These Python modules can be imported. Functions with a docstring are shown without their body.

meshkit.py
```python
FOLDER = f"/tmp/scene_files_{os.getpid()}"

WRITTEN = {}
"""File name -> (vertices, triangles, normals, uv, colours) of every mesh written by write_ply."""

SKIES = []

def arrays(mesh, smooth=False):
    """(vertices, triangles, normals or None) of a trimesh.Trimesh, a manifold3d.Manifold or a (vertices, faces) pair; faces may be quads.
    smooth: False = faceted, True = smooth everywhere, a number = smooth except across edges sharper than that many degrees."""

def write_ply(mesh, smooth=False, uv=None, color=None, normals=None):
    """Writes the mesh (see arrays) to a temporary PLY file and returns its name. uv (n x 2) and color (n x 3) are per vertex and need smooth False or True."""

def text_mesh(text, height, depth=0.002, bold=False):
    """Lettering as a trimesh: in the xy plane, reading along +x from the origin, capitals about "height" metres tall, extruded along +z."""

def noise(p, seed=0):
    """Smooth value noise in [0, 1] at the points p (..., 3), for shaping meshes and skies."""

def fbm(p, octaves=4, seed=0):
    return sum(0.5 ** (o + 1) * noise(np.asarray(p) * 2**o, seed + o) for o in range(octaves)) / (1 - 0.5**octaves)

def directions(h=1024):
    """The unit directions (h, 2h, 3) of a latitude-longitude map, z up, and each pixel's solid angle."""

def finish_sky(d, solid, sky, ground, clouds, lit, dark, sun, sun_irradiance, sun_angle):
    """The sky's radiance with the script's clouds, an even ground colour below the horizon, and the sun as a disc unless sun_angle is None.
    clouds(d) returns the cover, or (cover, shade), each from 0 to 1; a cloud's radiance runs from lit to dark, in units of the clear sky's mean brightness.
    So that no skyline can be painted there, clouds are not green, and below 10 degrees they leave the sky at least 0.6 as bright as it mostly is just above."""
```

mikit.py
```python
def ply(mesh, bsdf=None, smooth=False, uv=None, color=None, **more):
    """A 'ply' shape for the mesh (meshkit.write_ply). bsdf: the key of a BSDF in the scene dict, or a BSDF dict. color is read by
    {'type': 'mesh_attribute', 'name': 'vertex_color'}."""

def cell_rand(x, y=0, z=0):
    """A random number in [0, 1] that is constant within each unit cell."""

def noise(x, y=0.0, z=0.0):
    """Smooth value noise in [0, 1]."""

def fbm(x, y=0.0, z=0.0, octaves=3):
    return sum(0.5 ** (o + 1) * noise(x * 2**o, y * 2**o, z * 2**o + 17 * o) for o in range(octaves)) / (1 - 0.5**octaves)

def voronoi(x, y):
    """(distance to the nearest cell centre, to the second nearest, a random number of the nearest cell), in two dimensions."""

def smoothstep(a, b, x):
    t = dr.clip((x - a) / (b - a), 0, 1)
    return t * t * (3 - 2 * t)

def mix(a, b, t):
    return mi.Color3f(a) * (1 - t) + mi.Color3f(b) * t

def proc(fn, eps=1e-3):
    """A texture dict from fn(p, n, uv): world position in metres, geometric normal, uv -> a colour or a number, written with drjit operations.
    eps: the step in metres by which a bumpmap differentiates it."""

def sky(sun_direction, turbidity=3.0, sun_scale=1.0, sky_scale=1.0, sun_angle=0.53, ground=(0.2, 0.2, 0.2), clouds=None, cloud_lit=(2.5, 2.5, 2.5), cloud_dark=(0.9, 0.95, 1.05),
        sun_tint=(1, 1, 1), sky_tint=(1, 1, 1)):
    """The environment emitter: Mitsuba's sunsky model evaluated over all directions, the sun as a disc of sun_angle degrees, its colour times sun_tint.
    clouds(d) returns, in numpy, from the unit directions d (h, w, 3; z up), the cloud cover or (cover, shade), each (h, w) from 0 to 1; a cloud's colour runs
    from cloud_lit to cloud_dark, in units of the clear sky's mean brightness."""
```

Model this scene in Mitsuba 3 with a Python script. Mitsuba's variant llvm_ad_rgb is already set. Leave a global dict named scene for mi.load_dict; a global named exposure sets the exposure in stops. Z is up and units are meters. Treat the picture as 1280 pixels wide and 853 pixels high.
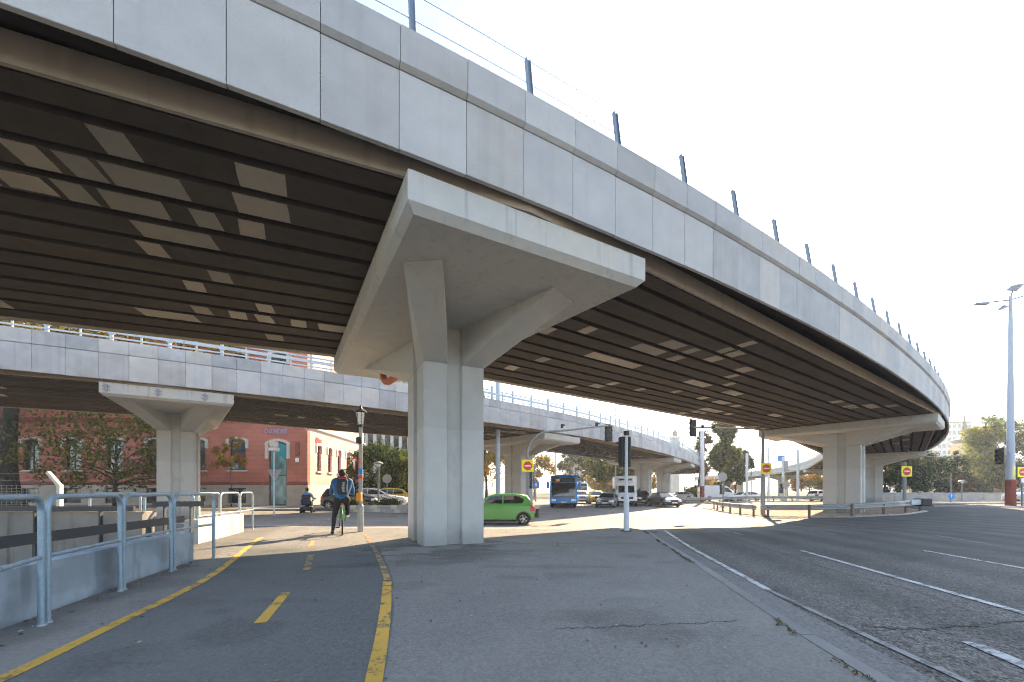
import math, random
import numpy as np
import trimesh
import manifold3d as m3
import drjit as dr
import mitsuba as mi
import mikit
import meshkit
from mikit import noise, fbm, voronoi, cell_rand, smoothstep


def mix(a, b, t):
    return mikit.mix([float(v) for v in a] if not isinstance(a, mi.Color3f) else a, [float(v) for v in b] if not isinstance(b, mi.Color3f) else b, t)


# ------------------------------------------------------------------ camera, sky, exposure
T = mi.ScalarTransform4f
scene, labels = {}, {}
CAM_H = 1.15
scene['camera'] = {'type': 'perspective', 'fov': 2 * math.degrees(math.atan(640 / 505.0)), 'fov_axis': 'x',
                   'near_clip': 0.05, 'far_clip': 3000.0, 'principal_point_offset_y': -0.2198,
                   'to_world': T().look_at(origin=[0, 0, CAM_H], target=[0, 10, CAM_H], up=[0, 0, 1])}
SUN = (265.0, 505.0, 339.0)


def cloud_cover(d):
    p = np.stack([d[..., 0] / (d[..., 2] + 0.25), d[..., 1] / (d[..., 2] + 0.25), d[..., 2] * 0.5], -1)
    f = meshkit.fbm(p * 1.7 + 11.3, 5, seed=4)
    veil = np.clip(0.12 + 0.45 * (f - 0.42), 0, 1)
    return veil, np.clip(0.15 + 0.5 * (f - 0.5), 0, 1)


scene['sky'] = mikit.sky(SUN, turbidity=3.2, clouds=cloud_cover, sun_tint=(1.0, 0.98, 0.95), sky_tint=(1.0, 0.985, 0.955))
exposure = 4.05

rng = random.Random(7)
nrng = np.random.default_rng(7)
PI = math.pi


# ------------------------------------------------------------------ helpers
def numbered(name):
    if name not in scene and name not in labels and not any(k.startswith(name + '__') for k in labels):
        return name
    return None


_counts = {}


def uname(base):
    """base, then base_001, base_002 ... each name once."""
    n = _counts.get(base, 0)
    _counts[base] = n + 1
    return base if n == 0 else f'{base}_{n:03d}'


def put(name, mesh, bsdf, parent=None, smooth=False, kind=None, **more):
    key = uname(name if parent is None else parent + '__' + name)
    scene[key] = mikit.ply(mesh, bsdf, smooth, **more)
    if kind:
        labels[key] = {'kind': kind}
    return key


def put_shape(name, shape, parent=None):
    key = uname(name if parent is None else parent + '__' + name)
    scene[key] = shape
    return key


def thing(name, label, category, group=None):
    key = uname(name)
    labels[key] = {'label': label, 'category': category}
    if group:
        labels[key]['group'] = group
    return key


def single(name, mesh, bsdf, label, category, group=None, smooth=False, kind=None):
    key = uname(name)
    scene[key] = mikit.ply(mesh, bsdf, smooth)
    labels[key] = {'label': label, 'category': category}
    if group:
        labels[key]['group'] = group
    if kind:
        labels[key]['kind'] = kind
    return key


def structure(name, mesh, bsdf, smooth=False, label=None):
    key = uname(name)
    scene[key] = mikit.ply(mesh, bsdf, smooth)
    labels[key] = {'kind': 'structure'}
    if label:
        labels[key]['label'] = label
    return key


def tm(m):
    """Manifold -> trimesh"""
    q = m.to_mesh()
    return trimesh.Trimesh(np.array(q.vert_properties[:, :3]), np.array(q.tri_verts), process=False)


def cat(*ms):
    ms = [x for m in ms for x in (m if isinstance(m, (list, tuple)) else [m])]
    return trimesh.util.concatenate(ms)


def hull(pts):
    return tm(m3.Manifold.hull_points(np.asarray(pts, float)))


def rotz(mesh, a, loc=(0, 0, 0)):
    c, s = math.cos(a), math.sin(a)
    M = np.array([[c, -s, 0, loc[0]], [s, c, 0, loc[1]], [0, 0, 1, loc[2]], [0, 0, 0, 1.0]])
    mesh = mesh.copy()
    mesh.apply_transform(M)
    return mesh


def box(x0, x1, y0, y1, z0, z1, bev=0.0):
    if bev <= 0:
        m = trimesh.creation.box((x1 - x0, y1 - y0, z1 - z0))
        m.apply_translation(((x0 + x1) / 2, (y0 + y1) / 2, (z0 + z1) / 2))
        return m
    b = bev
    pts = []
    for x in (x0, x1):
        for y in (y0, y1):
            for z in (z0, z1):
                sx, sy, sz = (1 if x == x0 else -1), (1 if y == y0 else -1), (1 if z == z0 else -1)
                pts += [(x, y + sy * b, z + sz * b), (x + sx * b, y, z + sz * b), (x + sx * b, y + sy * b, z)]
    return hull(pts)


def quad(pts):
    p = np.asarray(pts, float)
    return trimesh.Trimesh(p, [[0, 1, 2], [0, 2, 3]], process=False)


def prism(poly, z0, z1):
    """vertical prism over a (possibly concave) polygon"""
    import shapely.geometry as sg
    g = sg.Polygon(poly)
    if not g.is_valid:
        g = g.buffer(0)
    m = trimesh.creation.extrude_polygon(g, z1 - z0, engine='earcut')
    m.apply_translation((0, 0, z0))
    return m


def tube(points, r, sides=8, caps=True):
    p = np.asarray(points, float)
    r = np.broadcast_to(np.asarray(r, float), (len(p),))
    t = np.gradient(p, axis=0)
    t /= np.linalg.norm(t, axis=1, keepdims=True) + 1e-12
    up = np.array([0, 0, 1.0])
    if abs(t[:, 2]).max() > 0.95 and abs(t[:, 2]).min() > 0.6:
        up = np.array([1.0, 0, 0])
    elif abs(t[:, 2]).max() > 0.95:
        # pick an axis away from the path's plane
        n = np.linalg.svd(p - p.mean(0))[2][2]
        up = n
    a = np.cross(t, up)
    a /= np.linalg.norm(a, axis=1, keepdims=True) + 1e-12
    b = np.cross(a, t)
    ang = np.arange(sides) * 2 * PI / sides
    v = p[:, None] + r[:, None, None] * (np.cos(ang)[None, :, None] * a[:, None] + np.sin(ang)[None, :, None] * b[:, None])
    n = len(p)
    i, j = np.meshgrid(np.arange(n - 1), np.arange(sides), indexing='ij')
    q = np.stack([i * sides + j, (i + 1) * sides + j, (i + 1) * sides + (j + 1) % sides, i * sides + (j + 1) % sides], -1).reshape(-1, 4)
    f = np.vstack([q[:, [0, 1, 2]], q[:, [0, 2, 3]]])
    v = v.reshape(-1, 3)
    if caps:
        c0, c1 = len(v), len(v) + 1
        v = np.vstack([v, p[:1], p[-1:]])
        k = np.arange(sides)
        f = np.vstack([f, np.stack([np.full(sides, c0), k, (k + 1) % sides], 1),
                       np.stack([np.full(sides, c1), (n - 1) * sides + (k + 1) % sides, (n - 1) * sides + k], 1)])
    m = trimesh.Trimesh(v, f, process=False)
    return m


def pole(x, y, z0, z1, r0, r1=None, sides=12):
    return tube([(x, y, z0), (x, y, z1)], [r0, r0 if r1 is None else r1], sides)


def lathe(profile, sides=24, loc=(0, 0, 0)):
    m = trimesh.creation.revolve(np.asarray(profile, float), sections=sides)
    m.apply_translation(loc)
    return m


def beam(p0, p1, w, h, up=(0, 0, 1)):
    """a box from p0 to p1, w wide, h deep"""
    p0, p1 = np.asarray(p0, float), np.asarray(p1, float)
    d = p1 - p0
    d /= np.linalg.norm(d)
    a = np.cross(d, up)
    a /= np.linalg.norm(a)
    b = np.cross(a, d)
    pts = [p + sa * a * w / 2 + sb * b * h / 2 for p in (p0, p1) for sa in (-1, 1) for sb in (-1, 1)]
    return hull(pts)


def rounded(x0, x1, y0, y1, z0, z1, r, seg=4):
    """box with rounded edges"""
    s = m3.Manifold.sphere(r, 4 * seg)
    pts = []
    sv = np.array(s.to_mesh().vert_properties[:, :3])
    for x in (x0 + r, x1 - r):
        for y in (y0 + r, y1 - r):
            for z in (z0 + r, z1 - r):
                pts.append(sv + np.array([x, y, z]))
    return hull(np.vstack(pts))


def grid_sheet(xs, ys, zf, skirt=None):
    X, Y = np.meshgrid(xs, ys)
    Z = zf(X, Y)
    n, m = X.shape
    v = np.stack([X, Y, Z], -1).reshape(-1, 3)
    i, j = np.meshgrid(np.arange(n - 1), np.arange(m - 1), indexing='ij')
    a = i * m + j
    f = np.concatenate([np.stack([a, a + 1, a + m + 1], -1).reshape(-1, 3), np.stack([a, a + m + 1, a + m], -1).reshape(-1, 3)])
    return trimesh.Trimesh(v, f, process=False)


def ribbon(pts, widths, zf, lift=0.004):
    """a flat painted strip along a polyline on the surface zf"""
    p = np.asarray(pts, float)
    d = np.gradient(p, axis=0)
    d /= np.linalg.norm(d, axis=1, keepdims=True)
    n = np.stack([-d[:, 1], d[:, 0]], 1)
    w = np.broadcast_to(np.asarray(widths, float), (len(p),))[:, None] / 2
    L, R = p + n * w, p - n * w
    v = np.vstack([np.c_[R, zf(R[:, 0], R[:, 1]) + lift], np.c_[L, zf(L[:, 0], L[:, 1]) + lift]])
    k = len(p)
    i = np.arange(k - 1)
    f = np.vstack([np.stack([i, i + 1, i + 1 + k], 1), np.stack([i, i + 1 + k, i + k], 1)])
    return trimesh.Trimesh(v, f, process=False)


def poly_on(poly, zf, lift=0.0, step=1.0):
    """a polygon triangulated finely and laid on the surface zf"""
    import shapely.geometry as sg
    g = sg.Polygon(poly).segmentize(step)
    v, f = trimesh.creation.triangulate_polygon(g, engine='earcut')
    m = trimesh.Trimesh(np.c_[v, np.zeros(len(v))], f, process=False)
    v, f = trimesh.remesh.subdivide_to_size(m.vertices, m.faces, step * 1.5, max_iter=12)
    v = np.array(v)
    v[:, 2] = zf(v[:, 0], v[:, 1]) + lift
    m = trimesh.Trimesh(v, f, process=True)
    if m.face_normals[:, 2].mean() < 0:
        m.invert()
    return m


def spline(pts, n=40):
    from scipy.interpolate import CubicSpline
    p = np.asarray(pts, float)
    t = np.r_[0, np.cumsum(np.linalg.norm(np.diff(p, axis=0), axis=1))]
    return CubicSpline(t, p)(np.linspace(0, t[-1], n))


# ------------------------------------------------------------------ materials
def rgb(*c):
    return {'type': 'rgb', 'value': list(c)}


def mat(key, d):
    scene[key] = d
    return key


def plain(key, color, rough=0.5, metallic=0.0, spec=0.5, **more):
    return mat(key, {'type': 'twosided', 'bsdf': {'type': 'principled', 'base_color': rgb(*color), 'roughness': rough, 'metallic': metallic, 'specular': spec, **more}})


def procmat(key, fn, rough=0.8, bump=None, bscale=0.002, eps=2e-3, spec=0.3, roughfn=None):
    b = {'type': 'principled', 'base_color': mikit.proc(fn), 'roughness': mikit.proc(roughfn) if roughfn else rough, 'specular': spec}
    if bump is not None:
        b = {'type': 'bumpmap', 'tex': mikit.proc(bump, eps=eps), 'scale': bscale, 'bsdf': b}
        b = {'type': 'bumpmap', 'arbitrary': b.pop('tex'), 'scale': bscale, 'bsdf': b['bsdf']}
    return mat(key, {'type': 'twosided', 'bsdf': b})


def concrete(key, base, var=0.10, warm=0.0, streak=0.12, seed=0.0, spots=0.25, rough=0.85):
    base = np.array(base)

    def col(p, n, uv):
        big = fbm(p.x * 0.7 + seed, p.y * 0.7, p.z * 0.9, octaves=4)
        mid = fbm(p.x * 4.0 + seed, p.y * 4.0 + 3.1, p.z * 4.0, octaves=3)
        fine = noise(p.x * 60, p.y * 60, p.z * 60 + seed)
        st = fbm((p.x + p.y) * 7.0 + seed, (p.x - p.y) * 7.0, p.z * 0.35, octaves=3)
        k = 1.0 + var * 2.4 * (big - 0.5) + var * 1.1 * (mid - 0.5) + 0.07 * (fine - 0.5) - streak * smoothstep(0.52, 0.75, st)
        pit = smoothstep(0.90, 0.94, noise(p.x * 31 + seed, p.y * 31, p.z * 31))
        k = k * (1 - spots * 0.35 * pit)
        t = smoothstep(0.4, 0.7, fbm(p.x * 0.5 + 9, p.y * 0.5, p.z * 0.5 + seed, octaves=2))
        c = mix(tuple(base), tuple(base * np.array([1.03, 0.985, 0.93])), t)
        return c * dr.maximum(k, 0.2)

    def bmp(p, n, uv):
        return noise(p.x * 35, p.y * 35, p.z * 35) + 0.6 * noise(p.x * 110, p.y * 110, p.z * 110) + 1.5 * fbm(p.x * 2, p.y * 2, p.z * 2, octaves=2)
    return procmat(key, col, rough, bmp, 0.0022, eps=3e-3, spec=0.25)


FASC = [concrete('concrete_fascia_a', (0.40, 0.402, 0.405), 0.13, seed=1.0, streak=0.035, spots=0.1),
        concrete('concrete_fascia_b', (0.375, 0.378, 0.383), 0.16, seed=5.0, streak=0.05, spots=0.1),
        concrete('concrete_fascia_c', (0.415, 0.416, 0.416), 0.12, seed=8.0, streak=0.03, spots=0.1),
        concrete('concrete_fascia_d', (0.35, 0.355, 0.362), 0.17, seed=12.0, streak=0.06, spots=0.1)]

FASC2 = [concrete('concrete_rear_a', (0.40, 0.405, 0.415), 0.20, seed=101.0, streak=0.06, spots=0.1),
         concrete('concrete_rear_b', (0.36, 0.365, 0.38), 0.24, seed=105.0, streak=0.09, spots=0.1),
         concrete('concrete_rear_c', (0.43, 0.43, 0.435), 0.16, seed=108.0, streak=0.05, spots=0.1),
         concrete('concrete_rear_d', (0.31, 0.32, 0.335), 0.26, seed=112.0, streak=0.10, spots=0.1)]


def pier_col(p, n, uv):
    big = fbm(p.x * 0.8 + 3, p.y * 0.8, p.z * 0.8, octaves=4)
    mid = fbm(p.x * 5.0, p.y * 5.0 + 3.1, p.z * 5.0, octaves=3)
    fine = noise(p.x * 60, p.y * 60, p.z * 60)
    k = 1.0 + 0.20 * (big - 0.5) + 0.10 * (mid - 0.5) + 0.06 * (fine - 0.5)
    # lower part of the columns has been painted again in a slightly lighter grey
    k = k * (1 - 0.085 * smoothstep(2.46, 2.475, p.z) * (1 - smoothstep(3.84, 3.87, p.z)))
    # splash dirt at the foot, run-off streaks from the bearing shelf
    foot = smoothstep(0.55, 0.0, p.z + 0.45 * (fbm(p.x * 4, p.y * 4, p.z * 2, octaves=3) - 0.5))
    run = smoothstep(0.56, 0.72, fbm((p.x + p.y) * 8.0, (p.x - p.y) * 8.0, p.z * 0.5, octaves=3)) * smoothstep(4.2, 5.13, p.z)
    scuff = smoothstep(0.68, 0.74, fbm(p.x * 3, p.y * 3, p.z * 1.2 + 8, octaves=4)) * (1 - smoothstep(1.6, 2.4, p.z))
    c = mix((0.435, 0.435, 0.415), (0.44, 0.425, 0.39), smoothstep(0.4, 0.7, big))
    return c * k * (1 - 0.32 * foot) * (1 - 0.20 * run) * (1 - 0.10 * scuff)


procmat('concrete_pier', pier_col, 0.8, lambda p, n, uv: noise(p.x * 30, p.y * 30, p.z * 30) + 2.0 * fbm(p.x * 3, p.y * 3, p.z * 3, octaves=2), 0.0022, eps=3e-3)
concrete('concrete_low', (0.34, 0.36, 0.37), 0.22, seed=21.0, streak=0.25)
concrete('kerb_dark', (0.19, 0.187, 0.185), 0.2, seed=2.5, streak=0.0)
concrete('concrete_kerb', (0.34, 0.335, 0.33), 0.15, seed=2.0, streak=0.0)
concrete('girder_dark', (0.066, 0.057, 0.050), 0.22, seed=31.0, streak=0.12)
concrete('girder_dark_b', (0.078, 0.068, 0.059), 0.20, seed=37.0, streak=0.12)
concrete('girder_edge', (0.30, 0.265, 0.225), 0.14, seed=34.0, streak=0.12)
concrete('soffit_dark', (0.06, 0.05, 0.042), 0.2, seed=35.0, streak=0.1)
concrete('patch_pale', (0.33, 0.30, 0.26), 0.12, seed=40.0, streak=0.05)
concrete('patch_grey', (0.25, 0.235, 0.21), 0.14, seed=43.0, streak=0.05)
plain('joint_dark', (0.05, 0.05, 0.05), 0.9)
plain('steel_post', (0.20, 0.235, 0.28), 0.45, 0.5)
plain('wire_dark', (0.12, 0.12, 0.13), 0.5, 0.6)


def galv(key, c):
    c = np.array(c)

    def col(p, n, uv):
        f, s, r = voronoi((p.x + p.y) * 55, p.z * 55 + (p.x - p.y) * 20)
        k = 0.9 + 0.16 * r + 0.16 * (fbm(p.x * 6, p.y * 6, p.z * 6, octaves=2) - 0.5)
        rust = smoothstep(0.72, 0.8, fbm(p.x * 9, p.y * 9, p.z * 5 + 7, octaves=3))
        return mix(tuple(c), (0.20, 0.15, 0.11), rust * 0.5) * k
    return mat(key, {'type': 'twosided', 'bsdf': {'type': 'principled', 'base_color': mikit.proc(col), 'roughness': 0.42, 'metallic': 0.35, 'specular': 0.5}})


galv('galvanised', (0.36, 0.42, 0.46))
galv('galvanised_blue', (0.235, 0.315, 0.37))
galv('galvanised_pale', (0.36, 0.415, 0.45))
galv('galvanised_dull', (0.30, 0.31, 0.31))


# ------------------------------------------------------------------ ground heights
def sst(a, b, x):
    t = np.clip((x - a) / (b - a), 0, 1)
    return t * t * (3 - 2 * t)


def zroad(x, y):
    """the carriageway: a little below the pavement, falling towards the middle of the junction"""
    x, y = np.asarray(x, float), np.asarray(y, float)
    w = sst(-9, -1, x) * (1 - sst(9, 22, x - 0.32 * (y - 12)))
    far = sst(40, 60, y)
    w = np.maximum(w, far * 0.8)
    return -0.09 - 0.36 * w * sst(12.0, 19.0, y)


def zpave(x, y):
    return np.zeros_like(np.asarray(x, float)) + 0.0 * np.asarray(y, float)


# ------------------------------------------------------------------ the two flyover decks: plan curves
class Curve:
    """right-hand edge of a deck in plan, by arc length and heading"""

    def __init__(self, x0, y0, nodes, deg, s0, s1):
        self.s = np.arange(s0, s1 + 0.05, 0.1)
        h = np.radians(np.interp(self.s, nodes, deg))
        hm = np.r_[h[0], (h[1:] + h[:-1]) / 2]
        x = np.cumsum(np.cos(hm) * np.r_[0, np.diff(self.s)])
        y = np.cumsum(np.sin(hm) * np.r_[0, np.diff(self.s)])
        i0 = np.argmin(abs(self.s))
        self.x, self.y, self.h = x - x[i0] + x0, y - y[i0] + y0, h

    def heading(self, s):
        return np.interp(s, self.s, self.h)

    def at(self, s, n=0.0, z=None):
        s = np.asarray(s, float)
        h = self.heading(s)
        x = np.interp(s, self.s, self.x) - n * np.sin(h)
        y = np.interp(s, self.s, self.y) + n * np.cos(h)
        if z is None:
            return np.stack([x, y], -1)
        return np.stack([x, y, np.broadcast_to(z, x.shape)], -1)

    def sweep(self, poly, s0, s1, step):
        """sweep a closed (n, z) outline (counter-clockwise seen along +s looking... orientation fixed after) along the curve"""
        ss = np.linspace(s0, s1, max(2, int(round((s1 - s0) / step)) + 1))
        poly = np.asarray(poly, float)
        k = len(poly)
        rows = np.stack([self.at(ss, n, z) for n, z in poly], 1)
        v = rows.reshape(-1, 3)
        i, j = np.meshgrid(np.arange(len(ss) - 1), np.arange(k), indexing='ij')
        a, b = i * k + j, i * k + (j + 1) % k
        f = np.concatenate([np.stack([a, b, b + k], -1).reshape(-1, 3), np.stack([a, b + k, a + k], -1).reshape(-1, 3)])
        cap = trimesh.creation.triangulate_polygon(__import__('shapely.geometry').geometry.Polygon(poly), engine='earcut')
        from scipy.spatial import cKDTree
        idx = cKDTree(poly).query(cap[0])[1]
        cf = idx[cap[1]]
        f = np.vstack([f, cf, cf[:, ::-1] + (len(ss) - 1) * k])
        m = trimesh.Trimesh(v, f, process=False)
        if m.volume < 0:
            m.invert()
        return m


W = 8.45
Z_CAP, Z_FB, Z_FM, Z_FT = 5.13, 5.22, 6.175, 6.665
MAIN = Curve(-4.391, 3.305, [-40, -10, 0, 10, 20, 30, 45, 60, 80, 100, 120, 150, 190],
             [12, 21.0, 25.15, 31.69, 35.58, 38.46, 45.01, 50.84, 57.07, 64.4, 72.58, 81.22, 90.02], -40, 190)
SECOND = Curve(-17.204, 13.368, [-40, -10, 0, 10, 20, 30, 40, 50, 60, 80, 110],
               [14, 23.0, 27.67, 34.21, 40.97, 47.12, 52.0, 55.47, 58.08, 60.68, 66], -40, 105)


def rect_to(curve, s, n):
    """matrix that puts local +x along the curve, +y inwards, at (s, n)"""
    p, h = curve.at(s, n), float(curve.heading(s))
    return T().translate([float(p[0]), float(p[1]), 0]).rotate([0, 0, 1], math.degrees(h))


def panel_dict(curve, rows, bsdfs):
    return None


def build_deck(name, curve, s0, s1, piers, label, category, sp, first, last, far_step, proud, patch_list):
    t = thing(name, label, category)
    # slab, cantilevers, road surface
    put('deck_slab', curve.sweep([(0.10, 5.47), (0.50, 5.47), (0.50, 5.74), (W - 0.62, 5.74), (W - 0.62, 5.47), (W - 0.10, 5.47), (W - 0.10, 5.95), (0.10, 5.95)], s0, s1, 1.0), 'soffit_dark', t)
    for n0 in (0.085, W - 0.225):
        put('parapet_wall', curve.sweep([(n0, 5.36), (n0 + 0.14, 5.36), (n0 + 0.14, 6.60), (n0, 6.60)], s0, s1, 1.0), 'joint_dark', t)
    # spans: straight girders from pier to pier
    cuts = [s0] + list(piers) + [s1]
    info = {}
    bf, w0, w1 = 0.232, 0.245, 0.10
    gi = 0
    for k in range(len(cuts) - 1):
        a, b = cuts[k], cuts[k + 1]
        L0 = curve.at(a, 0)
        hd = None
        A, B = curve.at(a, W / 2), curve.at(b, W / 2)
        d = (B - A) / np.linalg.norm(B - A)
        nn = np.array([-d[1], d[0]])
        length = np.linalg.norm(B - A)
        nv = 12
        for i in range(nv):
            off = -W / 2 + 0.89 + i * 0.605
            z0 = Z_CAP + 0.015 + 0.0035 * ((i * 7) % 5)
            prof = [(-bf, z0), (bf, z0), (bf, z0 + 0.16), (w1, z0 + 0.26), (w1, 5.75), (-w1, 5.75), (-w1, z0 + 0.26), (-bf, z0 + 0.16)]
            pts = []
            # mitre the ends to the pier's radial line
            for s_end, base in ((a, A), (b, B)):
                hh = float(curve.heading(s_end))
                r = np.array([-math.sin(hh), math.cos(hh)])
                for q, z in prof:
                    o = off + q
                    pp = base + r * (o / max(np.dot(r, nn), 0.5))
                    shift = 0.015 if s_end == a else -0.015
                    pp = pp + d * shift
                    pts.append((pp[0], pp[1], z))
            v = np.array(pts)
            kk = len(prof)
            f = []
            for j in range(kk):
                f += [(j, (j + 1) % kk, (j + 1) % kk + kk), (j, (j + 1) % kk + kk, j + kk)]
            for j in range(1, kk - 1):
                if True:
                    f += [(0, j + 1, j), (kk, kk + j, kk + j + 1)]
            g = trimesh.Trimesh(v, f, process=False)
            if g.volume < 0:
                g.invert()
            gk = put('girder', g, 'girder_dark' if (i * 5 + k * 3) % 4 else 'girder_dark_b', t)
            info[(k, i)] = (gk, A + nn * off, d, nn, length, z0)
        for off, hb, mt in ((-W / 2 + 0.155, 0.025, 'girder_edge'), (-W / 2 + 0.37, 0.15, 'girder_dark'), (W / 2 - 0.53, 0.12, 'girder_edge')):
            pts = []
            for s_end, base in ((a, A), (b, B)):
                hh = float(curve.heading(s_end))
                r = np.array([-math.sin(hh), math.cos(hh)])
                for q in (-hb, hb):
                    pp = base + r * ((off + q) / max(np.dot(r, nn), 0.5))
                    for z in (Z_CAP + 0.012, 5.46):
                        pts.append((pp[0], pp[1], z))
            put('edge_beam' if mt == 'girder_edge' else 'girder', hull(pts), mt, t)
    # pale repair patches on the girders' undersides
    for (k, i, u, ln, wd, dn) in patch_list:
        if (k, i) not in info:
            continue
        gk, base, d, nn, length, z0 = info[(k, i)]
        if u - ln / 2 < 0.3 or u + ln / 2 > length - 0.3:
            continue
        c = base + d * u + nn * dn
        sk = rng.uniform(-0.12, 0.12)
        pts = []
        for z in (z0 - 0.006, z0 + 0.004):
            for su, sn in ((-1, -1), (1, -1), (1, 1), (-1, 1)):
                q = c + d * (su * ln / 2 + sn * sk * wd * 0.5 + rng.uniform(-0.015, 0.015)) + nn * sn * wd / 2
                pts.append((q[0], q[1], z))
        put('repair_patch', hull(pts), 'patch_pale' if rng.random() < 0.6 else 'patch_grey', gk)
    # fascia: one pair of panels per bay
    gap = 0.007
    low = box(-(sp - gap) / 2, (sp - gap) / 2, 0.0, 0.065, Z_FB, Z_FM - 0.012, 0.005)
    if proud:
        top = hull([(x, y, z) for x in (-(sp - gap) / 2, (sp - gap) / 2) for y, z in
                    ((-0.055, Z_FM + 0.045), (0.0, Z_FM + 0.002), (0.30, Z_FM + 0.002), (0.30, Z_FT), (-0.045, Z_FT), (-0.055, Z_FT - 0.01))])
    else:
        top = box(-(sp - gap) / 2, (sp - gap) / 2, -0.004, 0.30, Z_FM + 0.004, Z_FT, 0.01)
    pal_ = FASC if proud else FASC2
    ld = [mikit.ply(low, b) for b in pal_]
    td = [mikit.ply(top, b) for b in pal_]
    r = random.Random(len(name) * 3 + 1)
    s = first
    while s < last:
        M = rect_to(curve, s + r.uniform(-.0015, .0015), r.uniform(-.004, .004)) @ T().translate([0, 0, r.uniform(-.004, .004)])
        a, b = (r.choices(range(4), (5, 4, 4, 1))[0] for _ in range(2))
        put_shape('fascia_panel', {**ld[a], 'to_world': M}, t)
        put_shape('coping_panel', {**td[b], 'to_world': M}, t)
        s += sp
    # the rest of this edge and the other edge, too small to pick apart singly: one mesh each
    bits = []
    n0 = -0.055 if proud else -0.004
    for lo, hi in ((s0, first - sp / 2), (s - sp / 2, s1)):
        x = lo
        while x < hi - 0.2:
            e = min(x + sp, hi)
            bits.append(curve.sweep([(0.0, Z_FB), (0.12, Z_FB), (0.12, Z_FM - 0.012), (0.0, Z_FM - 0.012)], x + 0.006, e - 0.006, 1.0))
            bits.append(curve.sweep([(n0, Z_FM + 0.03), (0.0, Z_FM), (0.28, Z_FM), (0.28, Z_FT), (n0, Z_FT)], x + 0.006, e - 0.006, 1.0))
            x = e
    x = s0
    while x < s1 - 0.2:
        e = min(x + sp, s1)
        bits.append(curve.sweep([(W - 0.12, Z_FB), (W, Z_FB), (W, Z_FM - 0.012), (W - 0.12, Z_FM - 0.012)], x + 0.006, e - 0.006, 1.0))
        bits.append(curve.sweep([(W - 0.28, Z_FM), (W, Z_FM), (W - n0, Z_FM + 0.03), (W - n0, Z_FT), (W - 0.28, Z_FT)], x + 0.006, e - 0.006, 1.0))
        x = e
    k = put('outer_panels', cat(bits), 'concrete_fascia_a', t, kind='stuff')
    labels[k]['label'] = 'distant fascia and coping panels along the rest of the deck edges'
    return t, info


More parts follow.
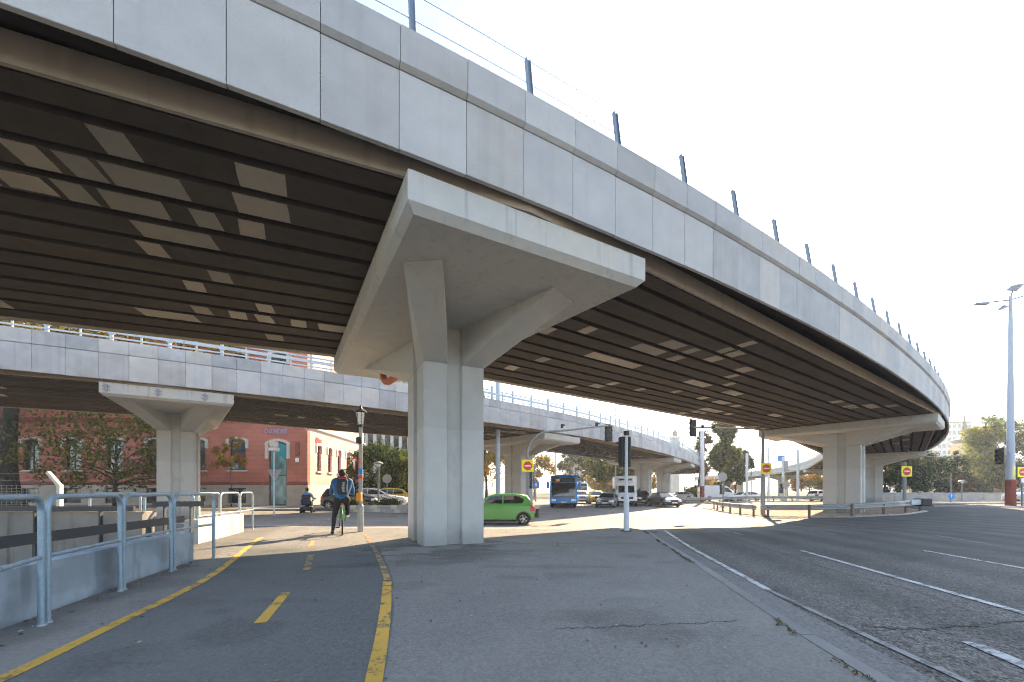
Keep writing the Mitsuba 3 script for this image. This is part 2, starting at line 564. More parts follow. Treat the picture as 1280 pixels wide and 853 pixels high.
def rand_patches(nspan, seed, per_span):
    r = random.Random(seed)
    out = []
    for k in nspan:
        for c in range(per_span // 3):
            # clusters of squares and now and then a long strip
            cu, ci = r.uniform(1.0, 27.0), r.randrange(13)
            for _ in range(r.choice((1, 2, 3, 4, 5))):
                i = min(12, max(0, ci + r.choice((-1, 0, 0, 1, 1))))
                long = r.random() < 0.14
                out.append((k, i, cu + r.gauss(0, 1.0), r.uniform(1.2, 2.6) if long else r.uniform(0.25, 0.75), r.uniform(0.33, 0.48), 0.0))
    return out


HAND_PATCHES = [(1, 0, 22.38, 0.32, 0.42, 0.0), (1, 1, 22.55, 0.59, 0.42, 0.0), (1, 1, 22.27, 0.47, 0.42, 0.0), (1, 1, 21.34, 0.32, 0.42, 0.0), (1, 1, 21.8, 0.32, 0.42, 0.0), (1, 2, 21.46, 0.32, 0.42, 0.0), (1, 2, 22.1, 0.68, 0.42, 0.0), (1, 2, 22.91, 0.32, 0.42, 0.0), (1, 3, 22.37, 0.98, 0.42, 0.0), (1, 4, 21.87, 0.32, 0.42, 0.0), (1, 0, 23.83, 0.54, 0.42, 0.0), (1, 1, 23.73, 0.65, 0.42, 0.0), (1, 2, 23.49, 0.32, 0.42, 0.0), (1, 5, 22.64, 0.32, 0.42, 0.0), (1, 6, 22.07, 0.32, 0.42, 0.0), (1, 9, 21.07, 1.05, 0.42, 0.0), (1, 8, 21.85, 0.32, 0.42, 0.0), (1, 8, 22.53, 0.32, 0.42, 0.0), (1, 7, 23.17, 0.32, 0.42, 0.0), (1, 8, 23.05, 0.32, 0.42, 0.0), (1, 8, 23.76, 0.32, 0.42, 0.0), (1, 10, 23.08, 0.38, 0.42, 0.0), (2, 4, 2.47, 0.32, 0.42, 0.0), (2, 3, 3.29, 0.32, 0.42, 0.0), (2, 3, 5.72, 1.15, 0.42, 0.0), (2, 2, 5.96, 0.75, 0.42, 0.0), (2, 3, 7.01, 0.39, 0.42, 0.0), (2, 2, 6.83, 0.32, 0.42, 0.0), (2, 5, 5.67, 2.2, 0.42, 0.0), (2, 7, 3.82, 0.32, 0.42, 0.0), (2, 9, 3.52, 0.4, 0.42, 0.0), (2, 10, 6.69, 0.32, 0.42, 0.0), (2, 9, 7.47, 0.59, 0.42, 0.0), (2, 8, 7.69, 0.32, 0.42, 0.0), (2, 8, 9.25, 0.32, 0.42, 0.0), (2, 7, 10.77, 0.32, 0.42, 0.0), (2, 5, 10.29, 1.35, 0.42, 0.0), (2, 2, 8.05, 0.5, 0.42, 0.0), (2, 1, 7.55, 0.32, 0.42, 0.0), (2, 1, 8.11, 0.44, 0.42, 0.0), (2, 0, 7.53, 0.32, 0.42, 0.0), (2, 2, 9.95, 0.58, 0.42, 0.0), (2, 3, 10.34, 0.32, 0.42, 0.0), (2, 4, 11.36, 0.32, 0.42, 0.0), (2, 5, 12.45, 0.32, 0.42, 0.0), (2, 5, 12.84, 1.05, 0.42, 0.0), (2, 7, 12.72, 0.44, 0.42, 0.0), (2, 7, 14.24, 0.96, 0.42, 0.0), (2, 7, 15.56, 0.51, 0.42, 0.0), (2, 7, 19.72, 1.08, 0.42, 0.0)]
PIERS_M = [-22.4, 5.3, 33.0, 61.0, 98.0, 130.0, 160.0]
PIERS_S = [-22.0, 4.2, 25.7, 52.5, 64.5, 90.0]
main_t, main_info = build_deck('curved_flyover', MAIN, -39.0, 188.0, PIERS_M,
                               'large curving concrete flyover overhead with ribbed dark soffit and pale panel parapet', 'flyover', 0.85, -5.525, 46.0, 1.0, True,
                               [q for q in rand_patches(range(1, 5), 5, 42) if q[0] > 2 or (q[0] == 2 and q[2] > 14) or (q[0] == 1)] + HAND_PATCHES)
second_t, second_info = build_deck('railed_flyover', SECOND, -32.0, 104.0, PIERS_S,
                                   'second concrete flyover behind the first with steel railing on its panelled parapet', 'flyover', 0.83, -2.0, 78.0, 1.0, False,
                                   rand_patches(range(0, 5), 9, 36))

# parapet posts, lugs and wires of the near deck
post = cat(box(-0.035, 0.035, -0.004, 0.004, 0, 0.80), box(-0.035, -0.028, -0.03, 0.03, 0, 0.80), box(0.028, 0.035, -0.03, 0.03, 0, 0.80))
post.apply_transform(trimesh.transformations.rotation_matrix(math.radians(-8), (1, 0, 0)))
pd = mikit.ply(post, 'steel_post')
lug = mikit.ply(box(-0.04, 0.04, -0.03, 0.03, 0, 0.035, 0.005), 'concrete_kerb')
tops = []
s = -5.0 + 0.09
while s < 60:
    M = rect_to(MAIN, s, 0.10) @ T().translate([0, 0, Z_FT - 0.03])
    put_shape('railing_post', {**pd, 'to_world': M}, main_t)
    if s < 20:
        put_shape('lifting_lug', {**lug, 'to_world': rect_to(MAIN, s + 1.02, 0.06) @ T().translate([0, 0, Z_FT])}, main_t)
    tops.append(s)
    s += 1.70
for z, n in ((0.755, 0.10 + 0.11), (0.36, 0.10 + 0.055)):
    ss = np.arange(-5, 11.0, 0.5)
    put('railing_wire', tube(MAIN.at(ss, n, Z_FT + z), 0.004, 5), 'wire_dark', main_t)
# posts on the deck's far edge
s = 40.0
bits = []
while s < 180:
    p = MAIN.at(s, W - 0.1, 6.6)
    bits.append(pole(p[0], p[1], 6.6, 7.3, 0.05, sides=5))
    s += 1.7
k = put('railing_posts', cat(bits), 'steel_post', main_t, kind='stuff')

# railing on the rear flyover: heavy posts, slim posts, three long rails
hp = mikit.ply(cat(box(-0.05, 0.05, -0.06, 0.06, 0, 0.82, 0.01), box(-0.09, 0.09, -0.07, -0.02, 0.24, 0.40, 0.01)), 'galvanised_pale')
sl = mikit.ply(box(-0.025, 0.025, -0.03, 0.03, 0, 0.56, 0.005), 'galvanised_pale')
s, q = -2.1, 0
while s < 75:
    M = rect_to(SECOND, s, 0.16) @ T().translate([0, 0, Z_FT - 0.01])
    put_shape('railing_post' if q % 2 == 0 else 'slim_railing_post', {**(hp if q % 2 == 0 else sl), 'to_world': M}, second_t)
    s += 0.83
    q += 1
for z, h in ((0.10, 0.05), (0.28, 0.13), (0.50, 0.06)):
    put('railing_rail', SECOND.sweep([(0.075, Z_FT + z), (0.125, Z_FT + z), (0.125, Z_FT + z + h), (0.075, Z_FT + z + h)], -6, 100, 1.0), 'galvanised_pale', second_t)


# ------------------------------------------------------------------ piers
def pier(curve, s, pl, pr, label, group=None, ground=0.0, turn=0.0, shift=(0.0, 0.0), lit='concrete_pier', cap_len=1.72):
    """cap, column of four posts with grooves, four slanting brackets, base; local frame: x along the deck, y inwards"""
    h = float(curve.heading(s))
    c = curve.at(s, 4.22)
    t = thing('bridge_pier', label, 'bridge pier', group)
    ux, uy = math.cos(h), math.sin(h)
    R = lambda m: rotz(m, h, (c[0] + ux * shift[0], c[1] + uy * shift[0], 0))
    RC = lambda m: rotz(m, h + turn, (c[0] + ux * shift[1], c[1] + uy * shift[1], 0))
    dl, dr_ = pl - h, h - pr   # left and right end faces are square to their own span
    def endx(side, y):
        return -cap_len - math.tan(pl - h) * y if side < 0 else cap_len - math.tan(pr - h) * y
    y0, y1 = -4.09, 4.09
    def ring(z, inset):
        return [(endx(-1, y0 + inset) + inset, y0 + inset, z), (endx(1, y0 + inset) - inset, y0 + inset, z),
                (endx(1, y1 - inset) - inset, y1 - inset, z), (endx(-1, y1 - inset) + inset, y1 - inset, z)]
    capm = hull(ring(Z_CAP, 0.012) + ring(Z_CAP - 0.012, 0) + ring(4.745, 0.0) + ring(4.645, 0.10))
    put('cap', R(capm), lit, t)
    a, b, gx, gy, zt, zb = 0.665, 0.90, 0.16, 0.20, 3.86, ground - 0.35
    posts = []
    for sx in (-1, 1):
        for sy in (-1, 1):
            x0, x1 = sorted((sx * gx, sx * a))
            yy0, yy1 = sorted((sy * gy, sy * b))
            posts.append(box(x0, x1, yy0, yy1, zb, zt, 0.02))
    core = box(-a + 0.11, a - 0.11, -b + 0.11, b - 0.11, zb, 4.70)
    put('column', RC(cat(posts, core)), lit, t)
    for sx in (-1, 1):
        for sy in (-1, 1):
            base = [(sx * gx, sy * gy), (sx * a, sy * gy), (sx * a, sy * b), (sx * gx, sy * b)]
            e = 0.0
            far = abs(endx(sx, sy * 3.2))
            k = min(far / 1.72, 1.12)
            tip = [(sx * 1.47 * k, sy * 2.95), (sx * 0.93 * k, sy * 3.28)]
            pts = [(x, y, zt) for x, y in base] + [(x, y, zt + 0.012) for x, y in base] + [(x, y, 4.70) for x, y in base] + [(x, y, 4.70) for x, y in tip] + [(x, y, 4.63) for x, y in tip]
            put('bracket', RC(hull(pts)), lit, t)
    return t, R


def chord(curve, a, b):
    d = curve.at(b, W / 2) - curve.at(a, W / 2)
    return math.atan2(d[1], d[0])


def piers_of(curve, cuts, s0, s1, names):
    out = []
    cc = [s0] + cuts + [s1]
    for i, s in enumerate(cuts):
        if names[i] is None:
            continue
        c = curve.at(s, 4.22)
        g = float(zroad(c[0], c[1]))
        h = float(curve.heading(s))
        out.append(pier(curve, s, h + math.radians(1.0), h + math.radians(9.5), names[i], None, min(g, 0), math.radians(-4) if s == 5.3 else 0.0, (-0.12, 0.10) if s == 5.3 else (0.0, 0.0)))
    return out


m_piers = piers_of(MAIN, PIERS_M, -39, 188, [
    None,
    'big pale concrete bridge pier in the middle foreground with orange drain pipe at its head',
    'concrete bridge pier behind the guard rail under the right end of the flyover',
    'bridge pier just behind the one with the guard rail, mostly hidden by it',
    'distant bridge pier seen between the tram poles left of the right-hand pier',
    'far bridge pier carrying the receding flyover beside the bright tram poles',
    'farthest bridge pier of the receding flyover, beyond the white van'])
s_piers = piers_of(SECOND, PIERS_S, -32, 104, [
    None,
    'grey bridge pier of the rear flyover standing behind the railings before the red building',
    'bridge pier of the rear flyover behind the yellow no entry sign above the green car',
    'bridge pier of the rear flyover directly behind the white truck',
    'bridge pier of the rear flyover behind the dark car, right of the truck',
    None])
t0 = m_piers[0][0]
# black joint brackets on the rear pier's cap edge
for u in (-1.45, 0.0, 1.45):
    t_, R_ = s_piers[0]
    put('steel_bracket', R_(cat(box(u - 0.03, u + 0.03, -4.14, -4.092, 4.80, 5.06), box(u - 0.10, u + 0.10, -4.125, -4.093, 4.85, 4.88), box(u - 0.10, u + 0.10, -4.125, -4.093, 4.97, 5.00))), 'steel_post', t_)
plain('pipe_orange', (0.42, 0.13, 0.07), 0.5)
put('drain_pipe', tube(spline([(-3.66, 11.62, 4.70), (-3.64, 11.5, 4.32), (-3.42, 11.25, 4.20), (-3.1, 11.0, 4.30), (-2.75, 10.75, 4.22), (-2.2, 10.3, 4.02)], 24), 0.095, 10), 'pipe_orange', t0, smooth=40)


# ------------------------------------------------------------------ ground, road, pavement
def asphalt_col(base, patch=0.12, speck=0.35, seed=0.0, warm=(1.0, 0.98, 0.95)):
    base = np.array(base)

    def col(p, n, uv):
        g = cell_rand(dr.floor(p.x * 62), dr.floor(p.y * 62), 3)
        g2 = noise(p.x * 34, p.y * 34, seed)
        big = fbm(p.x * 0.35 + seed, p.y * 0.35, 0.5, octaves=4)
        mid = fbm(p.x * 2.2 + seed, p.y * 2.2, 2.0, octaves=3)
        d = dr.sqrt(p.x * p.x + p.y * p.y)
        near = 1 - smoothstep(4.0, 18.0, d)
        k = 1 + patch * 3.0 * (big - 0.5) + patch * 1.4 * (mid - 0.5) + speck * near * (g - 0.5) + speck * 0.6 * (g2 - 0.5) * near
        st = smoothstep(0.62, 0.72, fbm(p.x * 0.9 + 40 + seed, p.y * 0.9, 7.0, octaves=3))
        k = k * (1 - 0.16 * st)
        c = mix(tuple(base), tuple(base * np.array(warm)), mid)
        pale = smoothstep(0.965, 0.985, cell_rand(dr.floor(p.x * 70 + 5), dr.floor(p.y * 70), 9)) * near
        return c * dr.maximum(k, 0.25) + mi.Color3f(0.10, 0.10, 0.095) * pale * speck
    return col


def asphalt_bump(p, n, uv):
    return noise(p.x * 95, p.y * 95, 1.0) + 0.7 * noise(p.x * 40, p.y * 40, 4.0) + 2.0 * fbm(p.x * 1.2, p.y * 1.2, 3.0, octaves=2)


def pave_col():
    f = asphalt_col((0.112, 0.113, 0.110), 0.12, 0.24, 3.0, (1.0, 0.985, 0.97))

    def col(p, n, uv):
        c = f(p, n, uv)
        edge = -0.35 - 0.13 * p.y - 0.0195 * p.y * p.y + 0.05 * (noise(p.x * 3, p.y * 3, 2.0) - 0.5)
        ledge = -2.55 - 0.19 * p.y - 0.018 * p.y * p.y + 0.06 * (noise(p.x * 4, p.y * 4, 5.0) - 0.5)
        lit_zone = smoothstep(7.4, 9.4, p.y + 1.2 * (fbm(p.x * 1.5, p.y * 1.5, 3.0, octaves=3) - 0.5))  # dark coating dropped from the deck shadow edge on, sunlight put into colour
        path = smoothstep(0.02, -0.01, p.x - edge) * smoothstep(-0.02, 0.02, p.x - ledge) * (1 - lit_zone)
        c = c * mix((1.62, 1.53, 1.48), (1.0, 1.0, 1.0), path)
        # oil and damp stains round the pier and trodden dirt along the wall
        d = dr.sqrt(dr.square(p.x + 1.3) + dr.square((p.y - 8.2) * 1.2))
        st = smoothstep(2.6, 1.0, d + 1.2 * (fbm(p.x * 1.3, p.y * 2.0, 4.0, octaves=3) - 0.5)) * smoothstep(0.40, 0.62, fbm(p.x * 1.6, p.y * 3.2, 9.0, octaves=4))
        b = smoothstep(0.62, 0.74, fbm(p.x * 0.8, p.y * 2.6 + 5, 2.0, octaves=4))
        w = smoothstep(0.55, 0.05, p.x + 3.62 + 0.345 * (p.y - 1.6) + 0.25 * (noise(p.x * 4, p.y * 4, 7.0) - 0.5))
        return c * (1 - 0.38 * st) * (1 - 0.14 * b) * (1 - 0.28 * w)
    return col


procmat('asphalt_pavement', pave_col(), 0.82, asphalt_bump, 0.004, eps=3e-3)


def road_col():
    f = asphalt_col((0.102, 0.096, 0.090), 0.12, 1.2, 8.0)

    def col(p, n, uv):
        c = f(p, n, uv)
        # wheel tracks polished along the lanes of the big road
        u = p.x - 0.155 * p.y
        tr = 0.5 + 0.5 * dr.sin(u * 2 * PI / 1.32 + 1.2 * (fbm(p.x * 0.2, p.y * 0.06, 0.3, octaves=2) - 0.5))
        right = smoothstep(2.0, 4.0, p.x) * (1 - smoothstep(16.0, 24.0, p.y))
        c = c * (1 + right * 0.32 * (tr - 0.45))
        old = smoothstep(11.5, 14.0, p.y) * (1 - smoothstep(7.0, 12.0, p.x - 0.4 * (p.y - 12)))  # cross street paled where the sun falls, light put into the albedo
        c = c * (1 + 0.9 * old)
        seam = smoothstep(0.045, 0.0, dr.abs(u - 4.1 - 0.25 * (fbm(p.x * 0.6, p.y * 0.6, 1.0, octaves=2) - 0.5))) * smoothstep(3, 5, p.y)
        return c * (1 - 0.45 * seam)
    return col


procmat('asphalt_road', road_col(), 0.78, lambda p, n, uv: noise(p.x * 70, p.y * 70, 1.0) + 0.9 * noise(p.x * 30, p.y * 30, 4.0) + 2.0 * fbm(p.x * 0.8, p.y * 0.8, 3.0, octaves=2), 0.006, eps=3e-3)
procmat('asphalt_gutter', asphalt_col((0.150, 0.146, 0.142), 0.10, 0.45, 15.0), 0.8, asphalt_bump, 0.003, eps=3e-3)


def paint(key, c, under, wear, rough=0.7):
    def col(p, n, uv):
        w = fbm(p.x * 9, p.y * 9, 3.0, octaves=4)
        fine = noise(p.x * 60, p.y * 60, 2.0)
        t = smoothstep(wear - 0.12, wear + 0.10, w * 0.75 + fine * 0.25)
        big = fbm(p.x * 1.1, p.y * 1.1, 6.0, octaves=2)
        return mix(tuple(under), tuple(np.array(c)), t) * (0.86 + 0.28 * big)
    procmat(key, col, rough, lambda p, n, uv: noise(p.x * 80, p.y * 80, 1.0), 0.002, eps=3e-3)


paint('paint_yellow', (0.50, 0.30, 0.06), (0.17, 0.13, 0.08), 0.39)
paint('paint_yellow_worn', (0.36, 0.24, 0.08), (0.13, 0.12, 0.11), 0.53)
paint('paint_white', (0.42, 0.42, 0.42), (0.13, 0.13, 0.13), 0.42)
paint('paint_faded', (0.22, 0.22, 0.22), (0.11, 0.11, 0.11), 0.48)
paint('paint_orange', (0.36, 0.25, 0.17), (0.14, 0.13, 0.12), 0.45)


def grass_col(p, n, uv):
    b = fbm(p.x * 0.3, p.y * 0.3, 1.0, octaves=3)
    m = fbm(p.x * 3, p.y * 3, 1.0, octaves=3)
    return mix((0.055, 0.07, 0.025), (0.13, 0.11, 0.06), smoothstep(0.35, 0.7, b * 0.6 + m * 0.4))


def dirt_col(p, n, uv):
    m = fbm(p.x * 2.5, p.y * 2.5, 1.0, octaves=4)
    return mix((0.20, 0.13, 0.085), (0.30, 0.23, 0.16), m)


procmat('grass_ground', grass_col, 0.95)
procmat('dirt_ground', dirt_col, 0.95)


def axis(lo, hi, fine_lo, fine_hi, fine, coarse):
    a = np.concatenate([np.arange(lo, fine_lo, coarse), np.arange(fine_lo, fine_hi, fine), np.arange(fine_hi, hi + coarse, coarse)])
    return a


structure('ground', grid_sheet(np.array([-1500, -300, -80, 0, 100, 300, 1500.0]), np.array([-600, -60, 0, 100, 300, 1500.0]), lambda x, y: -1.0 + 0 * x), 'grass_ground')

KERB = [(1.95, -6.0), (2.15, 0.0), (2.30, 2.3), (2.43, 3.23), (2.62, 4.3), (2.92, 5.9), (3.33, 8.2), (3.72, 10.4), (3.95, 11.6), (3.85, 12.3), (3.3, 12.62)]
FRONT = [(3.3, 12.62), (1.0, 12.35), (-1.5, 12.3), (-4.5, 12.75), (-8.0, 13.4), (-14.0, 14.8), (-24.0, 17.2), (-48.0, 23.5)]
KS = spline(KERB, 60)
road_x = axis(-90, 160, -12, 26, 0.8, 4.0)
road_y = axis(-30, 260, -4, 44, 0.8, 4.0)
import shapely.geometry as sg
import shapely
PIT = [(-3.05, -4.0), (-4.42, 3.4), (-4.95, 5.0), (-5.36, 6.4), (-5.4, 6.8), (-7.4, 6.8), (-7.4, 8.1), (-14, 8.1), (-14, -4.0)]
pav = sg.Polygon([tuple(p) for p in KS] + FRONT + [(-48, -14), (1.8, -14)]).buffer(0)
pav_in = pav.buffer(-0.13).difference(sg.Polygon(PIT))
road = grid_sheet(road_x, road_y, zroad)
cx = road.vertices[road.faces].mean(1)
keep = ~shapely.contains_xy(pav.buffer(-1.2), cx[:, 0], cx[:, 1])
road.update_faces(keep)
road.remove_unreferenced_vertices()
structure('road', road, 'asphalt_road', smooth=True)
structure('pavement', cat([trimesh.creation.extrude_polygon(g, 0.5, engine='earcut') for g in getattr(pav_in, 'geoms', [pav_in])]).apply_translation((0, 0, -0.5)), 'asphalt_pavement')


# kerb stones round the pavement
def kerb_run(owner, line, z0, z1, width=0.13, length=0.9, inside=1, s_max=1e9, matn='concrete_kerb', zf=None):
    ls = sg.LineString(line)
    n = int(ls.length // length)
    for i in range(n):
        a, b = ls.interpolate(i * length + 0.006), ls.interpolate((i + 1) * length - 0.006)
        d = np.array([b.x - a.x, b.y - a.y])
        d /= np.linalg.norm(d)
        nn = np.array([-d[1], d[0]]) * inside
        base = 0.0 if zf is None else float(zf((a.x + b.x) / 2, (a.y + b.y) / 2))
        pts = []
        for q in (a, b):
            for o in (0.0, 0.015, width):
                p = np.array([q.x, q.y]) + nn * o
                pts.append((p[0], p[1], base + z0))
                pts.append((p[0], p[1], base + z1 - (0.018 if o == 0.0 else rng.uniform(0, 0.003))))
        put('kerb_stone', hull(pts), matn, owner)


kerb_run('pavement', [tuple(p) for p in KS[8:]], -0.45, 0.006, 0.13, 0.95, matn='kerb_dark')
kerb_run('pavement', FRONT[:-1], -0.45, 0.004, 0.13, 1.1)
# gutter strip, edge line and lane dashes on the big road
zr = lambda x, y: zroad(x, y)
GL = [(2.55, -6.0), (2.62, 0.0), (2.72, 2.3), (2.90, 3.6), (3.18, 5.2), (3.42, 6.6), (3.78, 8.6), (4.30, 10.9), (4.8, 12.8)]
gs, ks = spline(GL, 60), spline(KERB[:-2], 60)
v = np.vstack([np.c_[ks, zroad(ks[:, 0], ks[:, 1]) + 0.004], np.c_[gs, zroad(gs[:, 0], gs[:, 1]) + 0.004]])
i = np.arange(59)
gm = trimesh.Trimesh(v, np.vstack([np.stack([i, i + 60, i + 61], 1), np.stack([i, i + 61, i + 1], 1)]), process=False)
structure('gutter_strip', gm, 'asphalt_gutter', label='smooth strip of asphalt along the kerb of the right-hand road')


def marking(name, pts, w, m, zf=zroad, lift=0.008, n=None, label=None):
    p = spline(pts, n or 16) if len(pts) > 2 else np.linspace(pts[0], pts[1], 12)
    k = structure(name, ribbon(p, w, zf, lift), m)
    if label:
        labels[k]['label'] = label
    return k


marking('edge_line', [(3.20, 5.05), (3.45, 6.4), (3.82, 8.4), (4.32, 10.7), (4.85, 12.9)], 0.09, 'paint_white', n=30)
marking('edge_line', [(2.92, 2.3), (3.02, 3.4), (3.20, 5.05)], 0.07, 'paint_faded', n=20)
for a, b, w, m in (((5.16, 4.0), (5.99, 8.35), 0.10, 'paint_white'), ((6.46, 11.3), (6.74, 12.9), 0.10, 'paint_faded'),
                   ((8.08, 6.0), (8.52, 8.35), 0.10, 'paint_white'), ((9.15, 11.35), (9.5, 13.0), 0.10, 'paint_faded'),
                   ((3.5, 2.35), (3.74, 3.3), 0.12, 'paint_white'), ((12.6, 16.1), (14.4, 17.0), 0.10, 'paint_faded'),
                   ((10.9, 9.0), (11.8, 11.3), 0.10, 'paint_faded')):
    marking('lane_dash', [a, b], w, m)
# bike path: two edge lines, centre dashes
zp = zpave


def pl(x, y):
    return (x - 640) * CAM_H / (y - 614.0), 505 * CAM_H / (y - 614.0)


marking('bike_path_line', [(-3.02, 1.9), (-3.122, 2.49), (-3.373, 3.324), (-3.833, 4.84), (-4.26, 5.9), (-5.03, 7.5), (-5.53, 8.54), (-6.2, 10.0)], 0.10, 'paint_yellow', zp, 0.005, 40)
marking('bike_path_line', [(-0.72, 2.0), (-0.8325, 2.43), (-1.02, 3.165), (-1.28, 4.1), (-1.588, 5.14)], 0.105, 'paint_yellow', zp, 0.005, 40)
marking('bike_path_line', [(-1.60, 5.19), (-2.0, 6.24), (-2.57, 7.64), (-3.28, 9.29), (-3.9, 10.75)], 0.09, 'paint_yellow_worn', zp, 0.005, 40)
marking('bike_path_dash', [pl(325, 779.5), pl(358, 741)], 0.10, 'paint_yellow', zp, 0.005)
marking('bike_path_dash', [pl(383, 713), pl(389, 694)], 0.10, 'paint_yellow_worn', zp, 0.005)
marking('bike_path_dash', [pl(388, 685), pl(391, 676)], 0.10, 'paint_yellow_worn', zp, 0.005)
for k in range(3):
    x0 = -7.6 + 0.15 * k
    structure('crossing_mark', ribbon(np.linspace((-8.4 + k * 0.05, 14.6 + 1.6 * k), (-7.5 + k * 0.05, 14.75 + 1.6 * k), 6), 0.75, zroad, 0.006), 'paint_orange')


# crack across the road: a thin dark recess line
def crack(pts, w, zf, name='road_crack', jit=0.03, lift=0.0035):
    p = spline(pts, 70)
    p = p + np.stack([meshkit.noise(np.c_[np.arange(70) * 0.7, np.zeros(70), np.full(70, q)]) - 0.5 for q in (1.0, 5.0)], 1) * jit * 2
    ww = w * (0.4 + 1.2 * meshkit.noise(np.c_[np.arange(70) * 0.9, np.ones(70), np.ones(70)]))
    return structure(name, ribbon(p, ww, zf, lift), 'joint_dark')


crack([(3.18, 3.69), (3.6, 3.62), (4.0, 3.68), (4.5, 3.78), (5.0, 3.85), (5.6, 3.98)], 0.022, zroad, jit=0.05, lift=0.006)
crack([(0.35, 3.35), (0.9, 3.42), (1.5, 3.5), (2.0, 3.55)], 0.010, zpave, jit=0.04)


# ------------------------------------------------------------------ left side: ramp, low wall, hoop railings
procmat('wall_blue_grey', (lambda p, n, uv: mix((0.29, 0.34, 0.385), (0.23, 0.265, 0.295), smoothstep(0.42, 0.66, fbm(p.x * 2.4, p.y * 2.4, p.z * 3, octaves=4)))
                           * (1 - 0.30 * smoothstep(0.54, 0.68, fbm(p.x * 5, p.y * 5, p.z * 0.8, octaves=4)))
                           * (0.9 + 0.2 * fbm(p.x * 14, p.y * 14, p.z * 5, octaves=3)) * (1 - 0.35 * smoothstep(0.10, 0.0, p.z + 0.06 * noise(p.x * 9, p.y * 9, 1.0)))), 0.85,
        lambda p, n, uv: fbm(p.x * 20, p.y * 20, p.z * 20, octaves=3), 0.004, eps=4e-3)
concrete('concrete_old', (0.23, 0.225, 0.215), 0.25, seed=51.0, streak=0.35)
plain('board_dark', (0.042, 0.042, 0.045), 0.55)
WALL = [(-2.3, -3.5), (-2.95, -0.2), (-3.62, 1.6), (-4.30, 3.5), (-4.66, 4.6), (-5.0, 5.7), (-5.22, 6.62)]


def low_wall(line, th, z0, z1, side=1):
    g = sg.LineString(spline(line, 30)).buffer(th, single_sided=True, cap_style=2, join_style=1)
    return prism(list(g.exterior.coords)[:-1], z0, z1)


single('ramp_wall', cat(low_wall(WALL, 0.26, -0.4, 0.465), low_wall(WALL, 0.24, 0.465, 0.478)), 'wall_blue_grey', 'low blue grey painted concrete wall running along the ramp behind the hoop railings', 'wall')
WALL2 = [(-6.80, 8.75), (-7.05, 9.6), (-7.32, 10.6), (-7.5, 11.3)]
single('ramp_wall', low_wall(WALL2, 0.26, -0.4, 0.52), 'concrete_low', 'short low wall beyond the ramp opening, catching the sun', 'wall')
single('retaining_wall', cat(box(-16.0, -7.35, 8.02, 8.32, -2.6, 0.74, 0.01), box(-7.35, -5.2, 6.75, 6.95, -2.6, -0.02), box(-7.55, -7.35, 6.95, 8.02, -2.6, -0.02)), 'concrete_old', 'weathered grey concrete wall on the far side of the sunken ramp', 'wall')
structure('ramp_floor', cat(box(-15.0, -2.0, -4.5, 8.2, -2.7, -2.4)), 'concrete_kerb')
single('ramp_side_lining', low_wall([(-2.62, -3.5), (-3.28, -0.2), (-3.95, 1.6), (-4.63, 3.5), (-4.99, 4.6), (-5.33, 5.7), (-5.5, 6.3)], 0.1, -2.6, -0.01), 'concrete_old', 'inner concrete face of the sunken ramp under the low wall', 'wall')


def board_rail(line, z, label, posts=3, h=0.11):
    t = thing('handrail', label, 'handrail')
    g = sg.LineString(line)
    d = np.array(line[-1]) - np.array(line[0])
    put('rail_board', beam((*line[0], z), (*line[-1], z), 0.045, h), 'board_dark', t)
    for i in range(posts):
        q = g.interpolate((i + 0.5) / posts, normalized=True)
        put('support', beam((q.x - 0.02, q.y, -0.3), (q.x - 0.02, q.y, z - h / 2), 0.06, 0.03, (1, 0, 0)), 'board_dark', t)
    return t


board_rail([(-4.1, 1.4), (-5.62, 6.9)], 0.67, 'long dark handrail board just behind the low blue grey wall')
board_rail([(-12.5, 7.9), (-7.4, 7.92)], 0.80, 'dark handrail board along the far wall of the sunken ramp', 4, 0.10)
board_rail([(-7.3, 8.2), (-6.5, 8.55)], 0.88, 'short dark handrail board closing the end of the ramp', 2)


def hoop(a, b, label, m='galvanised_blue', h=1.10, mid=0.585):
    a, b = np.array(a, float), np.array(b, float)
    L = np.linalg.norm(b - a)
    d = (b - a) / L
    r = 0.13
    pts = [(a[0], a[1], -0.1), (a[0], a[1], h - r)]
    for k in range(1, 6):
        q = k / 6 * PI / 2
        pts.append((*(a + d * r * (1 - math.cos(q))), h - r + r * math.sin(q)))
    pts.append((*(a + d * r), h))
    pts.append((*(b - d * r), h))
    for k in range(1, 6):
        q = k / 6 * PI / 2
        pts.append((*(b - d * r * (1 - math.sin(q))), h - r + r * math.cos(q)))
    pts += [(b[0], b[1], h - r), (b[0], b[1], -0.1)]
    t = thing('hoop_railing', label, 'railing', 'galvanised hoop railings along the ramp')
    put('hoop', tube(pts, 0.024, 12), m, t, smooth=50)
    put('crossbar', tube([(*(a + d * 0.02), mid), (*(b - d * 0.02), mid)], 0.019, 10), m, t, smooth=50)
    for q in (a, b):
        put('base_collar', pole(q[0], q[1], -0.01, 0.014, 0.042, 0.030, 12), 'galvanised_dull', t)
    return t


